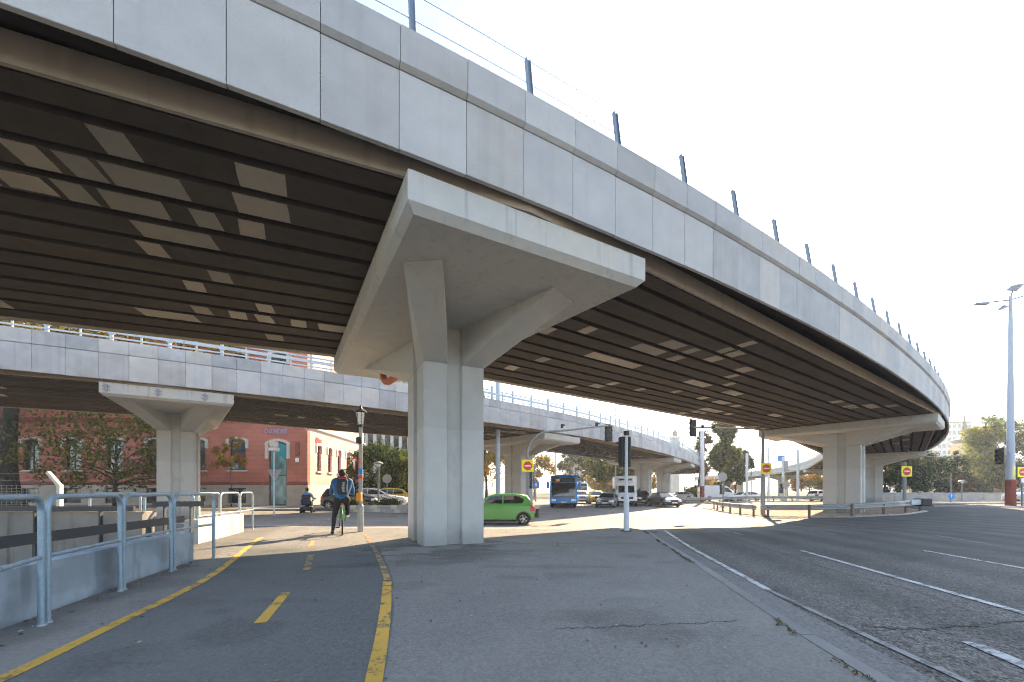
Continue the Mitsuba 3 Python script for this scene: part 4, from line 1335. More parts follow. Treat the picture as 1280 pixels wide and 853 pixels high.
for i, (x, y, p, yw, lb) in enumerate(((-0.2, 62.0, 'paint_car_silver', -PI / 2, 'small silver car far left of the blue bus, nearest of three'), (1.2, 74.0, 'paint_car_black', -PI / 2, 'small dark car far left of the blue bus, middle of three'),
                                      (1.5, 88.0, 'paint_car_white', -PI / 2, 'small white car far left of the blue bus, farthest of three'))):
    car('passenger_car', 'suv', p, x, y, yw, lb, 'car', 'cars far down the street beside the bus', detail=False)


def bus(name, x, y, yaw, paint, label, Lb=11.9, lower='paint_bus_blue', detail=True):
    t = thing(name, label, 'bus')
    z = float(zroad(x, y))
    P = place_vehicle(t, x, y, z, yaw)
    h, w = 3.02, 1.275
    prof = [(Lb / 2, .42, 1.1, w - .14, w - .16), (Lb / 2 - .10, .34, 2.72, w - .03, w - .10), (Lb / 2 - .38, .34, h, w, w - .05), (-Lb / 2 + .3, .34, h, w, w - .05), (-Lb / 2, .40, 2.8, w - .05, w - .1)]
    body = rings_hull([ring(*q, r=.16) for q in prof])
    offp = [(q[0] + (.016 if i == 0 else 0), q[1], q[2] + .006, q[3] + .012, q[4] + .012) for i, q in enumerate(prof)]
    offp[1] = (prof[1][0] + .014, *offp[1][1:])
    off = rings_hull([ring(*q, r=.16) for q in offp])
    wb = (Lb / 2 - 2.7, -Lb / 2 + 3.3)
    ar = m3.Manifold.batch_boolean([m3.Manifold.cylinder(4, .55, .55, 28, True).rotate([90, 0, 0]).translate([q, 0, .48]) for q in wb], m3.OpType.Add) - M_box(-9, 9, -w + .4, w - .4, -1, 3)
    put('body', P(body - ar), paint, t, smooth=30)
    F0 = Lb / 2
    put('windscreen', P((off ^ M_prism_yz([(-1.04, 1.02), (1.04, 1.02), (1.08, 2.36), (-1.08, 2.36)], F0 - .6, F0 + .2)) - body), 'car_glass', t)
    dm = put('destination_display', P((off ^ M_prism_yz([(-1.06, 2.40), (1.06, 2.40), (1.02, 2.80), (-1.02, 2.80)], F0 - .7, F0 + .2)) - body), 'plastic_black', t)
    put('route_number', P(box(F0 - .13, F0 - .062, -.72, -.36, 2.46, 2.72)), 'display_orange', t)
    for s in (-1, 1):
        a, b = sorted((s * .68, s * 1.10))
        put('headlight', P((off ^ M_box(F0 - .5, F0 + .2, a, b, .66, .86)) - body), 'lamp_glass', t)
        put('mirror', P(rounded(F0 - .05, F0 + .22, s * (w + .17) - .12, s * (w + .17) + .12, 1.85, 2.42, .06, 2)), paint, t)
        put('mirror_arm', P(tube([(F0 - .2, s * (w - .1), 2.5), (F0 + .1, s * (w + .15), 2.46)], .03, 6)), 'plastic_black', t)
        n = 6
        for k in range(n):
            x1 = F0 - .75 - k * 1.82
            a, b = sorted((s * .6, s * 2))
            put('side_window', P((off ^ M_prism_xz([(x1, 1.15), (x1, 2.30), (x1 - 1.70, 2.30), (x1 - 1.70, 1.15)], a, b)) - body), 'car_glass', t)
    put('bumper', P((off ^ M_prism_yz([(-1.2, .30), (1.2, .30), (1.22, .48), (-1.22, .48)], F0 - .6, F0 + .2)) - body), 'plastic_black', t)
    put('number_plate', P(box(F0 + .012, F0 + .03, -.26, .26, .50, .62)), 'plate_white', t)
    for s in (-1, 1):
        put('wiper', P(beam((F0 - .005, s * .1, 1.02), (F0 - .035, s * .1 + .62, 1.42), .025, .02)), 'plastic_black', t)
    put('roof_unit', P(rounded(-2.5, 2.0, -.8, .8, h - .02, h + .22, .1, 2)), paint, t)
    add_wheels(t, P, wb, w - .02, .48, .28)
    return t


mat('display_orange', {'type': 'twosided', 'bsdf': {'type': 'principled', 'base_color': rgb(0.9, 0.33, 0.03), 'roughness': 0.4}})
bus('city_bus', 5.45, 43.0, -PI / 2 - 0.12, 'paint_bus_blue', 'blue city bus with orange route display waiting under the rear flyover')
bus('white_bus', 11.2, 71.5, -PI / 2 - 0.02, 'paint_car_white', 'white bus farther back, its roof showing behind the blue bus')


def truck(x, y, yaw):
    t = thing('box_truck', 'white box truck with cooling unit over its cab, waiting at the junction', 'truck')
    z = float(zroad(x, y))
    P = place_vehicle(t, x, y, z, yaw)
    F = 3.3
    c = [(F, .46, .86, .86, .80), (F - .14, .36, 1.12, .98, .90), (F - .75, .34, 1.42, 1.02, .97), (F - 1.9, .34, 1.5, 1.03, 1.0)]
    tp = [(F - .72, 1.30, 1.44, .94, .90), (F - 1.42, 1.30, 2.16, .98, .86), (F - 1.9, 1.30, 2.24, .99, .9)]
    body, top = rings_hull([ring(*q) for q in c]), rings_hull([ring(*q) for q in tp])
    boff = rings_hull([ring(q[0] + (.014 if i == 0 else 0), q[1], q[2] + .01, q[3] + .01, q[4] + .01) for i, q in enumerate(c)])
    toff = rings_hull([ring(q[0] + .012, q[1], q[2] + .01, q[3] + .01, q[4] + .01) for i, q in enumerate(tp)])
    ar = m3.Manifold.cylinder(4, .42, .42, 28, True).rotate([90, 0, 0]).translate([F - .95, 0, .37]) - M_box(-9, 9, -.6, .6, -1, 3)
    put('cab', P((body + top) - ar), 'paint_car_white', t, smooth=32)
    put('windscreen', P((toff ^ M_prism_yz([(-.80, 1.42), (.80, 1.42), (.76, 2.12), (-.76, 2.12)], F - 1.5, F)) - top - body), 'car_glass', t)
    for s in (-1, 1):
        a, b = sorted((s * .4, s * 2))
        put('side_window', P((toff ^ M_prism_xz([(F - 1.05, 1.52), (F - 1.42, 2.02), (F - 1.86, 2.06), (F - 1.86, 1.52)], a, b)) - top - body), 'car_glass', t)
        a, b = sorted((s * .58, s * .95))
        put('headlight', P((boff ^ M_box(F - .5, F + .1, a, b, .82, 1.02)) - body), 'lamp_glass', t)
        put('mirror', P(rounded(F - 1.12, F - .98, s * 1.26 - .10, s * 1.26 + .10, 1.42, 1.85, .04, 2)), 'plastic_black', t)
        put('mirror_arm', P(tube([(F - 1.1, s * .95, 1.62), (F - 1.05, s * 1.22, 1.64)], .025, 6)), 'plastic_black', t)
    put('grille', P((boff ^ M_prism_yz([(-.55, .80), (.55, .80), (.80, 1.02), (-.80, 1.02)], F - .5, F + .1)) - body), 'plastic_black', t)
    put('bumper', P((boff ^ M_prism_yz([(-1.1, .34), (1.1, .34), (1.1, .62), (-1.1, .62)], F - .6, F + .1)) - body), 'plastic_black', t)
    put('number_plate', P(box(F + .01, F + .03, -.26, .26, .50, .62)), 'plate_white', t)
    put('cargo_box', P(box(-3.3, F - 1.95, -1.10, 1.10, .95, 3.15, .03)), 'paint_car_white', t)
    put('cooling_unit', P(rounded(F - 1.95, F - 1.45, -.75, .75, 2.55, 3.05, .08, 2)), 'paint_car_white', t)
    for q in (-.45, .35):
        put('vent', P(box(F - 1.452, F - 1.437, q - .28, q + .28, 2.68, 2.86)), 'plastic_black', t)
    put('chassis', P(box(-3.2, F - 1.9, -.45, .45, .55, .94)), 'plastic_black', t)
    add_wheels(t, P, (F - .95, -2.1), 1.02, .37, .24)


truck(12.05, 43.2, -PI / 2 - 0.20)


# ------------------------------------------------------------------ people
def bones(joints, links, refine=0.05, smooth=8):
    """one continuous body: hulls of spheres along each bone, joined and smoothed"""
    parts = []
    for a, b in links:
        (pa, ra), (pb, rb) = joints[a], joints[b]
        s0 = np.array(m3.Manifold.sphere(1.0, 14).to_mesh().vert_properties[:, :3])
        parts.append(m3.Manifold.hull_points(np.vstack([s0 * ra + np.array(pa), s0 * rb + np.array(pb)])))
    m = m3.Manifold.batch_boolean(parts, m3.OpType.Add).refine_to_length(refine)
    g = tm(m)
    g.merge_vertices()
    trimesh.smoothing.filter_taubin(g, iterations=smooth)
    return g


def hand(P, out, thumb, palm_n, size=0.085):
    """palm and five bent fingers from the wrist at P, fingers along out"""
    P, out, thumb, palm_n = (np.asarray(v, float) for v in (P, out, thumb, palm_n))
    j, l = {}, []
    for i, (o, ln) in enumerate(((-.5, .8), (-.17, .98), (.17, 1.05), (.5, .95))):
        b = P + out * size * .95 + thumb * o * size * .75
        k = b + out * size * .5 * ln + palm_n * size * .12
        e = k + out * size * .25 * ln + palm_n * size * .42
        j[f'b{i}'], j[f'k{i}'], j[f'e{i}'], j[f'w{i}'] = (b, .0105), (k, .0095), (e, .008), (P + thumb * o * size * .4, .018)
        l += [(f'w{i}', f'b{i}'), (f'b{i}', f'k{i}'), (f'k{i}', f'e{i}')]
        if i:
            l.append((f'b{i-1}', f'b{i}'))
    a = P + thumb * size * .45 + out * size * .2
    b = a + thumb * size * .3 + out * size * .45 + palm_n * size * .15
    j['t0'], j['t1'], j['t2'] = (a, .013), (b, .011), (b + out * size * .3 + palm_n * size * .15, .009)
    l += [('t0', 't1'), ('t1', 't2'), ('w2', 't0')]
    return bones(j, l, 0.012, 4)


plain('skin', (0.42, 0.25, 0.18), 0.6)
plain('hair_dark', (0.022, 0.016, 0.013), 0.7)
plain('jacket_blue', (0.012, 0.085, 0.20), 0.75)
plain('jacket_navy', (0.015, 0.025, 0.06), 0.75)
plain('hood_red', (0.35, 0.04, 0.05), 0.8)
plain('trousers_black', (0.014, 0.015, 0.02), 0.85)
plain('bag_black', (0.016, 0.022, 0.035), 0.7)
plain('shoe_white', (0.62, 0.62, 0.60), 0.6)
plain('shoe_black', (0.02, 0.02, 0.025), 0.6)
plain('bike_green', (0.035, 0.16, 0.05), 0.35)
plain('tyre_black', (0.02, 0.02, 0.02), 0.85)
plain('jacket_grey', (0.22, 0.24, 0.30), 0.8)
plain('jacket_sky', (0.10, 0.25, 0.45), 0.8)


def head_mesh(c, r=0.1):
    """skull, jaw, nose and ears; looks along +y"""
    c = np.array(c)
    s = np.array(m3.Manifold.sphere(1.0, 24).to_mesh().vert_properties[:, :3])
    skull = m3.Manifold.hull_points(s * np.array([.078, .098, .098]) + c + [0, -.008, .02])
    jaw = m3.Manifold.hull_points(np.vstack([s * .055 + c + [0, .02, -.055], s * .035 + c + [0, .055, -.085], s * .062 + c + [0, .01, 0]]))
    nose = m3.Manifold.hull_points(np.vstack([s * .012 + c + [0, .102, -.022], s * .009 + c + [0, .09, .02]]))
    ears = [m3.Manifold.hull_points(s * np.array([.010, .022, .033]) + c + [q * .082, -.005, -.005]) for q in (-1, 1)]
    brow = m3.Manifold.hull_points(np.vstack([s * .016 + c + [q * .035, .082, .028] for q in (-1, 1)]))
    eyes = [m3.Manifold.hull_points(s * .012 + c + [q * .032, .084, .006]) for q in (-1, 1)]
    m = m3.Manifold.batch_boolean([skull, jaw, nose, brow, *ears, *eyes], m3.OpType.Add).refine_to_length(.02)
    g = tm(m)
    g.merge_vertices()
    trimesh.smoothing.filter_taubin(g, iterations=3)
    return g


def cyclist(x, y, yaw):
    # local: +y forward, +x right; the bicycle's rear wheel at y = -0.45
    R = lambda m: rotz(m, yaw, (x, y, 0.0))
    b = thing('bicycle', 'green bicycle under the stopped rider, seen from behind', 'bicycle')
    r = 0.335
    for nm, yy in (('wheel', -0.46), ('wheel', 0.58)):
        key = uname(b + '__' + nm)
        a = np.linspace(0, 2 * PI, 33)
        put('tyre', R(tube([(0, yy + (r - .02) * math.cos(q), r + (r - .02) * math.sin(q)) for q in a], .020, 8, False)), 'tyre_black', key, smooth=True)
        put('rim', R(tube([(0, yy + (r - .045) * math.cos(q), r + (r - .045) * math.sin(q)) for q in a], .010, 6, False)), 'alloy', key, smooth=True)
        put('spokes', R(cat([tube([(0.02 * (-1) ** k, yy, r), (0, yy + (r - .045) * math.cos(k * PI / 10), r + (r - .045) * math.sin(k * PI / 10))], .0016, 4) for k in range(20)] + [tube([(-.05, yy, r), (.05, yy, r)], .022, 8)])), 'alloy', key)
        put('mudguard', R(tube([(0, yy + (r + .025) * math.cos(q), r + (r + .025) * math.sin(q)) for q in np.linspace(.5, 2.9, 16)], .018, 6)), 'bike_green', key, smooth=True)
    bb, st, hd, ra, fa = (0, 0.0, .30), (0, -.17, .86), (0, .42, .86), (0, -.46, r), (0, .58, r)
    put('frame', R(cat(tube([bb, (0, -.13, .72)], .018, 8), tube([bb, (0, .40, .76)], .022, 8), tube([(0, -.11, .62), (0, .42, .80)], .018, 8),
                       *[tube([(s * .02, -.02, .30), (s * .055, -.46, r)], .011, 6) for s in (-1, 1)], *[tube([(s * .02, -.12, .66), (s * .055, -.46, r)], .009, 6) for s in (-1, 1)])), 'bike_green', b, smooth=40)
    put('fork', R(cat(tube([(0, .38, .92), (0, .44, .72)], .018, 8), *[tube([(s * .045, .44, .72), (s * .055, .58, r)], .012, 6) for s in (-1, 1)])), 'bike_green', b, smooth=40)
    put('saddle', R(hull([(-.07, -.30, .90), (.07, -.30, .90), (-.08, -.28, .93), (.08, -.28, .93), (-.02, .02, .90), (.02, .02, .90), (-.02, .0, .925), (.02, 0, .925)])), 'plastic_black', b)
    put('seat_post', R(tube([(0, -.13, .70), (0, -.16, .90)], .014, 8)), 'alloy', b)
    put('handlebar', R(tube(spline([(-.31, .24, 1.04), (-.22, .33, 1.06), (0, .37, 1.04), (.22, .33, 1.06), (.31, .24, 1.04)], 16), .012, 8)), 'plastic_black', b)
    put('crank', R(cat(beam((.07, 0, .30), (.07, .12, .42), .02, .012), beam((-.07, 0, .30), (-.07, -.12, .18), .02, .012), box(.07, .17, .08, .17, .41, .435), box(-.17, -.07, -.17, -.08, .165, .19))), 'plastic_black', b)
    put('rear_lamp', R(box(-.025, .025, -.33, -.30, .78, .83, .008)), 'tail_red', b)
    # rider: astride, left foot on the ground, right foot on the raised pedal
    t = thing('person', 'person in blue jacket with black backpack, astride a bicycle, one foot down', 'person')
    legs = {'pel': ((-.02, -.14, .97), .135), 'pell': ((-.10, -.13, .93), .11), 'pelr': ((.09, -.13, .93), .11),
            'kl': ((-.19, .06, .50), .062), 'al': ((-.23, -.04, .10), .043), 'kr': ((.13, .24, .74), .065), 'ar': ((.125, .07, .47), .043)}
    put('trousers', R(bones(legs, [('pel', 'pell'), ('pel', 'pelr'), ('pell', 'pelr'), ('pell', 'kl'), ('kl', 'al'), ('pelr', 'kr'), ('kr', 'ar')], .03, 8)), 'trousers_black', t, smooth=True)
    tor = {'h': ((-.02, -.13, 1.0), .155), 'w': ((-.01, -.11, 1.14), .15), 'c': ((0, -.05, 1.34), .165), 'n': ((0, -.02, 1.46), .075),
           'sl': ((-.185, -.03, 1.40), .085), 'sr': ((.185, -.03, 1.40), .085), 'cl': ((-.11, -.05, 1.26), .13), 'cr': ((.11, -.05, 1.26), .13),
           'el': ((-.27, .05, 1.15), .060), 'er': ((.26, .05, 1.15), .060), 'wl': ((-.27, .22, 1.06), .043), 'wr': ((.28, .20, 1.06), .043)}
    put('jacket', R(bones(tor, [('h', 'w'), ('w', 'c'), ('c', 'n'), ('c', 'sl'), ('c', 'sr'), ('cl', 'cr'), ('cl', 'w'), ('cr', 'w'), ('cl', 'sl'), ('cr', 'sr'), ('cl', 'h'), ('cr', 'h'), ('sl', 'el'), ('el', 'wl'), ('sr', 'er'), ('er', 'wr')], .03, 8)), 'jacket_blue', t, smooth=True)
    yoke = {'a': ((-.15, -.035, 1.425), .082), 'b': ((.15, -.035, 1.425), .082), 'c': ((0, -.05, 1.44), .09)}
    put('jacket_yoke', R(bones(yoke, [('a', 'c'), ('c', 'b')], .03, 4)), 'jacket_navy', t, smooth=True)
    put('hood', R(bones({'a': ((-.06, -.07, 1.50), .048), 'b': ((.06, -.07, 1.50), .048), 'c': ((0, -.10, 1.48), .05), 'd': ((.065, .03, 1.49), .035), 'e': ((-.065, .03, 1.49), .035)}, [('a', 'c'), ('c', 'b'), ('b', 'd'), ('a', 'e')], .02, 4)), 'hood_red', t, smooth=True)
    put('head', R(head_mesh((0, .01, 1.60))), 'skin', t, smooth=True)
    s = np.array(m3.Manifold.sphere(1.0, 20).to_mesh().vert_properties[:, :3])
    hair = m3.Manifold.hull_points(s * np.array([.092, .108, .108]) + np.array([0, -.004, 1.63])) - M_box(-.2, .2, .035, .3, 1.3, 1.665)
    put('cap', R(tm(hair)), 'hair_dark', t, smooth=40)
    for sx in (-1, 1):
        put('hand', R(hand((sx * .275, .215, 1.062), (0, .75, .25), (-sx * 1.0, .2, 0), (0, .2, -1.0))), 'skin', t, smooth=True)
    put('shoe', R(bones({'h': ((-.235, -.09, .045), .042), 'b': ((-.25, .08, .036), .040), 't': ((-.255, .15, .030), .028)}, [('h', 'b'), ('b', 't')], .02, 4)), 'shoe_black', t, smooth=True)
    put('shoe', R(bones({'h': ((.125, .03, .455), .042), 'b': ((.15, .17, .475), .040), 't': ((.155, .24, .475), .028)}, [('h', 'b'), ('b', 't')], .02, 4)), 'shoe_white', t, smooth=True)
    bag = thing('backpack', 'black backpack with white vertical lettering on the back of the rider', 'backpack')
    put('pack', R(rounded(-.135, .135, -.36, -.19, 1.06, 1.47, .055, 3)), 'bag_black', bag, smooth=40)
    put('front_pocket', R(rounded(-.105, .105, -.385, -.30, 1.09, 1.30, .03, 3)), 'bag_black', bag, smooth=40)
    for sx in (-1, 1):
        put('strap', R(tube(spline([(sx * .10, -.22, 1.44), (sx * .105, -.10, 1.525), (sx * .11, .07, 1.47), (sx * .13, .10, 1.32), (sx * .12, -.08, 1.12)], 20), .017, 6)), 'bag_black', bag, smooth=True)
    m = meshkit.text_mesh('adidas', 0.062, 0.004)
    m.apply_transform(np.array([[0, -1, 0, 0], [0, 0, -1, 0], [1, 0, 0, 0], [0, 0, 0, 1.0]]))
    m.apply_translation((.05 - m.bounds[1][0], -.388, 1.12 - m.bounds[0][2]))
    put('lettering', R(m), 'plate_white', bag)


cyclist(-4.58, 10.9, 0.40)


def wheelchair(x, y, yaw):
    R = lambda m: rotz(m, yaw, (x, y, float(zroad(x, y))))
    w = thing('powered_wheelchair', 'powered wheelchair with bag on its back crossing towards the red building', 'wheelchair')
    for sx in (-1, 1):
        for yy, r in ((-.22, .17), (.36, .11)):
            tyre, rim, disc = wheel_meshes(r, .09)
            key = uname(w + '__wheel')
            for nm, m, b in (('tyre', tyre, 'rubber'), ('rim', rim, 'alloy')):
                m = m.copy()
                m.apply_transform(trimesh.transformations.rotation_matrix(PI / 2, (0, 0, 1)))
                m.apply_translation((sx * .27, yy, r))
                put(nm, R(m), b, key, smooth=35)
    put('base', R(rounded(-.22, .22, -.38, .42, .14, .36, .05, 2)), 'plastic_black', w, smooth=40)
    put('seat', R(rounded(-.25, .25, -.22, .28, .44, .54, .04, 2)), 'plastic_black', w, smooth=40)
    put('backrest', R(rounded(-.23, .23, -.32, -.20, .52, 1.02, .05, 2)), 'plastic_black', w, smooth=40)
    put('footrest', R(box(-.18, .18, .46, .66, .12, .15, .01)), 'plastic_black', w)
    put('seat_post', R(box(-.10, .10, -.10, .15, .35, .45)), 'plastic_black', w)
    for sx in (-1, 1):
        put('armrest', R(cat(rounded(sx * .29 - .04, sx * .29 + .04, -.18, .24, .70, .75, .02, 2), box(sx * .29 - .015, sx * .29 + .015, -.16, -.12, .45, .71))), 'plastic_black', w)
    put('carry_bag', R(rounded(-.18, .18, -.44, -.325, .50, .82, .05, 2)), 'jacket_navy', w, smooth=40)
    t = thing('person', 'person in pale blue top seated in the powered wheelchair', 'person')
    put('trousers', R(bones({'p': ((0, -.08, .64), .12), 'a': ((-.09, -.05, .62), .09), 'b': ((.09, -.05, .62), .09), 'ka': ((-.10, .38, .62), .062), 'kb': ((.10, .38, .62), .062), 'fa': ((-.10, .48, .24), .045), 'fb': ((.10, .48, .24), .045)},
                         [('p', 'a'), ('p', 'b'), ('a', 'ka'), ('b', 'kb'), ('ka', 'fa'), ('kb', 'fb')], .03, 6)), 'trousers_black', t, smooth=True)
    put('top', R(bones({'h': ((0, -.10, .70), .14), 'c': ((0, -.11, 1.02), .15), 'n': ((0, -.08, 1.16), .06), 'l': ((-.18, -.09, 1.06), .07), 'r': ((.18, -.09, 1.06), .07), 'el': ((-.27, .0, .84), .052), 'er': ((.30, .0, .84), .052), 'wl': ((-.27, .2, .79), .04), 'wr': ((.38, .2, .80), .04)},
                     [('h', 'c'), ('c', 'n'), ('c', 'l'), ('c', 'r'), ('l', 'el'), ('el', 'wl'), ('r', 'er'), ('er', 'wr')], .03, 6)), 'jacket_sky', t, smooth=True)
    put('head', R(head_mesh((0, -.06, 1.30))), 'skin', t, smooth=True)
    s = np.array(m3.Manifold.sphere(1.0, 20).to_mesh().vert_properties[:, :3])
    put('hair', R(tm(m3.Manifold.hull_points(s * np.array([.09, .106, .106]) + np.array([0, -.075, 1.33])) - M_box(-.2, .2, -.03, .3, 1.0, 1.36))), 'hair_dark', t, smooth=40)
    for sx, px in ((-1, -.27), (1, .38)):
        put('hand', R(hand((px, .22, .79), (0, 1, 0), (-sx, 0, 0), (0, 0, -1))), 'skin', t, smooth=True)
    for sx in (-1, 1):
        put('shoe', R(bones({'h': ((sx * .10, .46, .19), .045), 't': ((sx * .10, .62, .185), .035)}, [('h', 't')], .02, 4)), 'shoe_black', t, smooth=True)


wheelchair(-11.6, 22.9, 0.25)

# ------------------------------------------------------------------ poles, signs, signals
plain('pole_grey', (0.22, 0.23, 0.24), 0.5, 0.2)
plain('pole_pale', (0.50, 0.54, 0.60), 0.5)
plain('pole_blue_grey', (0.34, 0.40, 0.48), 0.5)
plain('pole_white', (0.60, 0.61, 0.61), 0.5)
plain('signal_black', (0.016, 0.016, 0.017), 0.5)
plain('sign_yellow', (0.80, 0.80, 0.02), 0.5)
plain('sign_white', (0.75, 0.75, 0.75), 0.5)
plain('sign_stop_red', (0.62, 0.045, 0.03), 0.5)
plain('sign_blue', (0.02, 0.19, 0.55), 0.5)
plain('sign_back', (0.30, 0.30, 0.31), 0.55)


def rust_red(p, n, uv):
    f = fbm(p.x * 4, p.y * 4, p.z * 3, octaves=4)
    return mix((0.24, 0.05, 0.035), (0.16, 0.07, 0.05), smoothstep(0.4, 0.65, f))


procmat('pole_red', rust_red, 0.8)


def zf(x, y):
    return float(zroad(x, y))


def sign_board(owner, x, y, z, size, face=-PI / 2):
    """yellow square with the no-entry disc, facing -y turned by face"""
    R = lambda m: rotz(m, face + PI / 2, (x, y, z))
    h = size / 2
    k = put('sign_board', R(box(-h, h, -.012, .012, -h, h, .004)), 'sign_yellow', owner)
    d = lathe([(0, .016), (size * .37, .016), (size * .37, 0), (0, 0)], 36)
    d.apply_transform(trimesh.transformations.rotation_matrix(PI / 2, (1, 0, 0)))
    put('red_disc', R(d.apply_translation((0, -.010, 0))), 'sign_stop_red', k)
    put('white_bar', R(box(-size * .27, size * .27, -.032, -.024, -size * .055, size * .055)), 'sign_white', k)
    put('clamp', R(cat(box(-.05, .05, .012, .10, h * .5, h * .5 + .04), box(-.05, .05, .012, .10, -h * .5 - .04, -h * .5))), 'sign_back', k)
    return k


def signal_head(owner, x, y, z0, face, n=3, s=0.30, lit=None, narrow=None):
    """black traffic light head; face = heading its lamps look towards"""
    H = n * s + .06
    R = lambda m: rotz(m, face, (x, y, z0))
    hw_ = narrow or s / 2 + .02
    k = put('signal_head', R(cat(rounded(-.10, .10, -hw_, hw_, 0, H, .03, 2), *([] if narrow else [box(.02, .04, -s / 2 - .10, s / 2 + .10, -.06, H + .06, .004)]))), 'signal_black', owner, smooth=30)
    s_lens = min(s, hw_ * 2)
    for i in range(n):
        zc = .03 + s * (i + .5)
        l = lathe([(0, .02), (s_lens * .36, .012), (s_lens * .36, 0), (0, 0)], 20)
        l.apply_transform(trimesh.transformations.rotation_matrix(PI / 2, (0, 1, 0)))
        put('lens', R(l.apply_translation((.10, 0, zc))), 'car_glass' if lit != i else 'lens_red', k)
        a = np.linspace(-.3, PI + .3, 12)
        vv = np.array([[.09, s_lens * .41 * math.cos(q), zc + s_lens * .41 * math.sin(q)] for q in a] + [[.27, s_lens * .41 * math.cos(q), zc + s_lens * .41 * math.sin(q)] for q in a])
        f = [(j, j + 1, j + 13) for j in range(11)] + [(j, j + 13, j + 12) for j in range(11)]
        put('visor', R(trimesh.Trimesh(vv, f, process=False)), 'signal_black', k)
    return k


mat('lens_red', {'type': 'twosided', 'bsdf': {'type': 'principled', 'base_color': rgb(0.85, 0.05, 0.06), 'roughness': 0.25}})

# white signal post in the middle of the pavement edge
t = thing('signal_post', 'pale signal post at the pavement corner with black cap, two heads seen from behind', 'traffic light')
px, py = 3.27, 11.55
put('post', cat(pole(px, py, 0.0, 1.06, .078, .074, 18), pole(px, py, 1.061, 1.12, .074, .046, 18), pole(px, py, 1.121, 2.74, .046, .044, 18)), 'pole_pale', t, smooth=40)
put('cap', cat(pole(px, py, 2.741, 2.86, .080, .078, 16)), 'signal_black', t, smooth=40)
put('base_plate', pole(px, py, .003, .02, .16, .15, 20), 'joint_dark', t)
for q in (-1, 1):
    signal_head(t, px + q * .10, py + .12, 1.84, PI / 2 - q * .3, 3, .27, None, .062)
    put('arm', cat(beam((px, py, 2.1), (px + q * .1, py + .1, 2.1), .03, .03), beam((px, py, 2.5), (px + q * .1, py + .1, 2.5), .03, .03)), 'signal_black', t)

# curved mast arm with signal over the junction (left)
t = thing('signal_mast', 'grey mast arm curving over the road by the blue bus, with no entry sign', 'traffic light')
mx, my = 1.05, 27.0
z0 = zf(mx, my)
path = [(mx, my, z0), (mx, my, 3.4)] + [tuple(q) for q in spline([(mx, my, 3.4), (mx + .18, my, 4.35), (mx + .85, my, 4.98), (mx + 2.0, my, 5.16), (mx + 3.6, my, 5.32), (mx + 5.6, my, 5.50)], 24)[1:]]
put('mast', tube(path, np.r_[[.10, .085], np.linspace(.085, .05, 23)], 12), 'pole_grey', t, smooth=True)
signal_head(t, mx + 5.45, my + .16, 4.55, PI / 2, 3, .32)
put('bracket', box(mx + 5.38, mx + 5.52, my - .05, my + .12, 5.44, 5.60, .01), 'signal_black', t)
for q in (2.3, 4.6):
    put('camera', cat(box(mx + q - .08, mx + q + .08, my - .1, my + .1, 5.36 + .1 * (q > 3), 5.62 + .1 * (q > 3), .02), box(mx + q + .05, mx + q + .2, my - .04, my + .04, 5.5 + .1 * (q > 3), 5.58 + .1 * (q > 3))), 'signal_black', t)
sign_board(t, mx, my - .14, 2.82, .80, -PI / 2)
put('junction_box', box(mx + .12, mx + .30, my - .06, my + .12, 1.3, 2.5, .02), 'plastic_black', t)

# mast with straight arm to the left (right of the middle)
t = thing('signal_mast', 'dark mast on the island with straight arm to the left and no entry sign', 'traffic light')
mx, my = 16.15, 26.0
z0 = zf(mx, my)
put('mast', cat(pole(mx, my, z0, 2.0, .14, .13, 14), pole(mx, my, 2.001, 4.95, .115, .085, 14)), 'pole_grey', t, smooth=40)
put('arm', tube([(mx, my, 4.88), (mx - .1, my, 5.05), (mx - .3, my, 5.12), (mx - 1.2, my, 5.16), (mx - 2.8, my, 5.20), (mx - 4.45, my, 5.24)], .055, 10), 'pole_grey', t, smooth=True)
signal_head(t, mx - 4.40, my + .16, 4.72, PI / 2 + .3, 3, .32)
for q in (1.1, 3.2, 3.9):
    put('camera', box(mx - q - .07, mx - q + .07, my - .1, my + .1, 5.18, 5.38, .02), 'signal_black', t)
sign_board(t, mx + .1, my - .18, 2.58, .70, -PI / 2)

t = thing('no_entry_sign', 'yellow no entry sign on a grey pole just right of the right-hand pier', 'road sign')
put('post', pole(27.2, 28.0, -.45, 3.15, .11, .10, 12), 'pole_grey', t, smooth=40)
sign_board(t, 27.2, 27.84, 2.50, .72, -PI / 2)

t = thing('no_entry_sign', 'yellow no entry sign beside the red-based lamp post at the right edge', 'road sign')
put('post', pole(38.9, 30.8, -.45, 2.7, .07, .07, 10), 'pole_grey', t, smooth=40)
sign_board(t, 38.75, 30.66, 2.58, .76, -PI / 2)
put('small_plate', box(38.72, 39.12, 30.70, 30.72, 1.78, 2.12), 'sign_white', t)

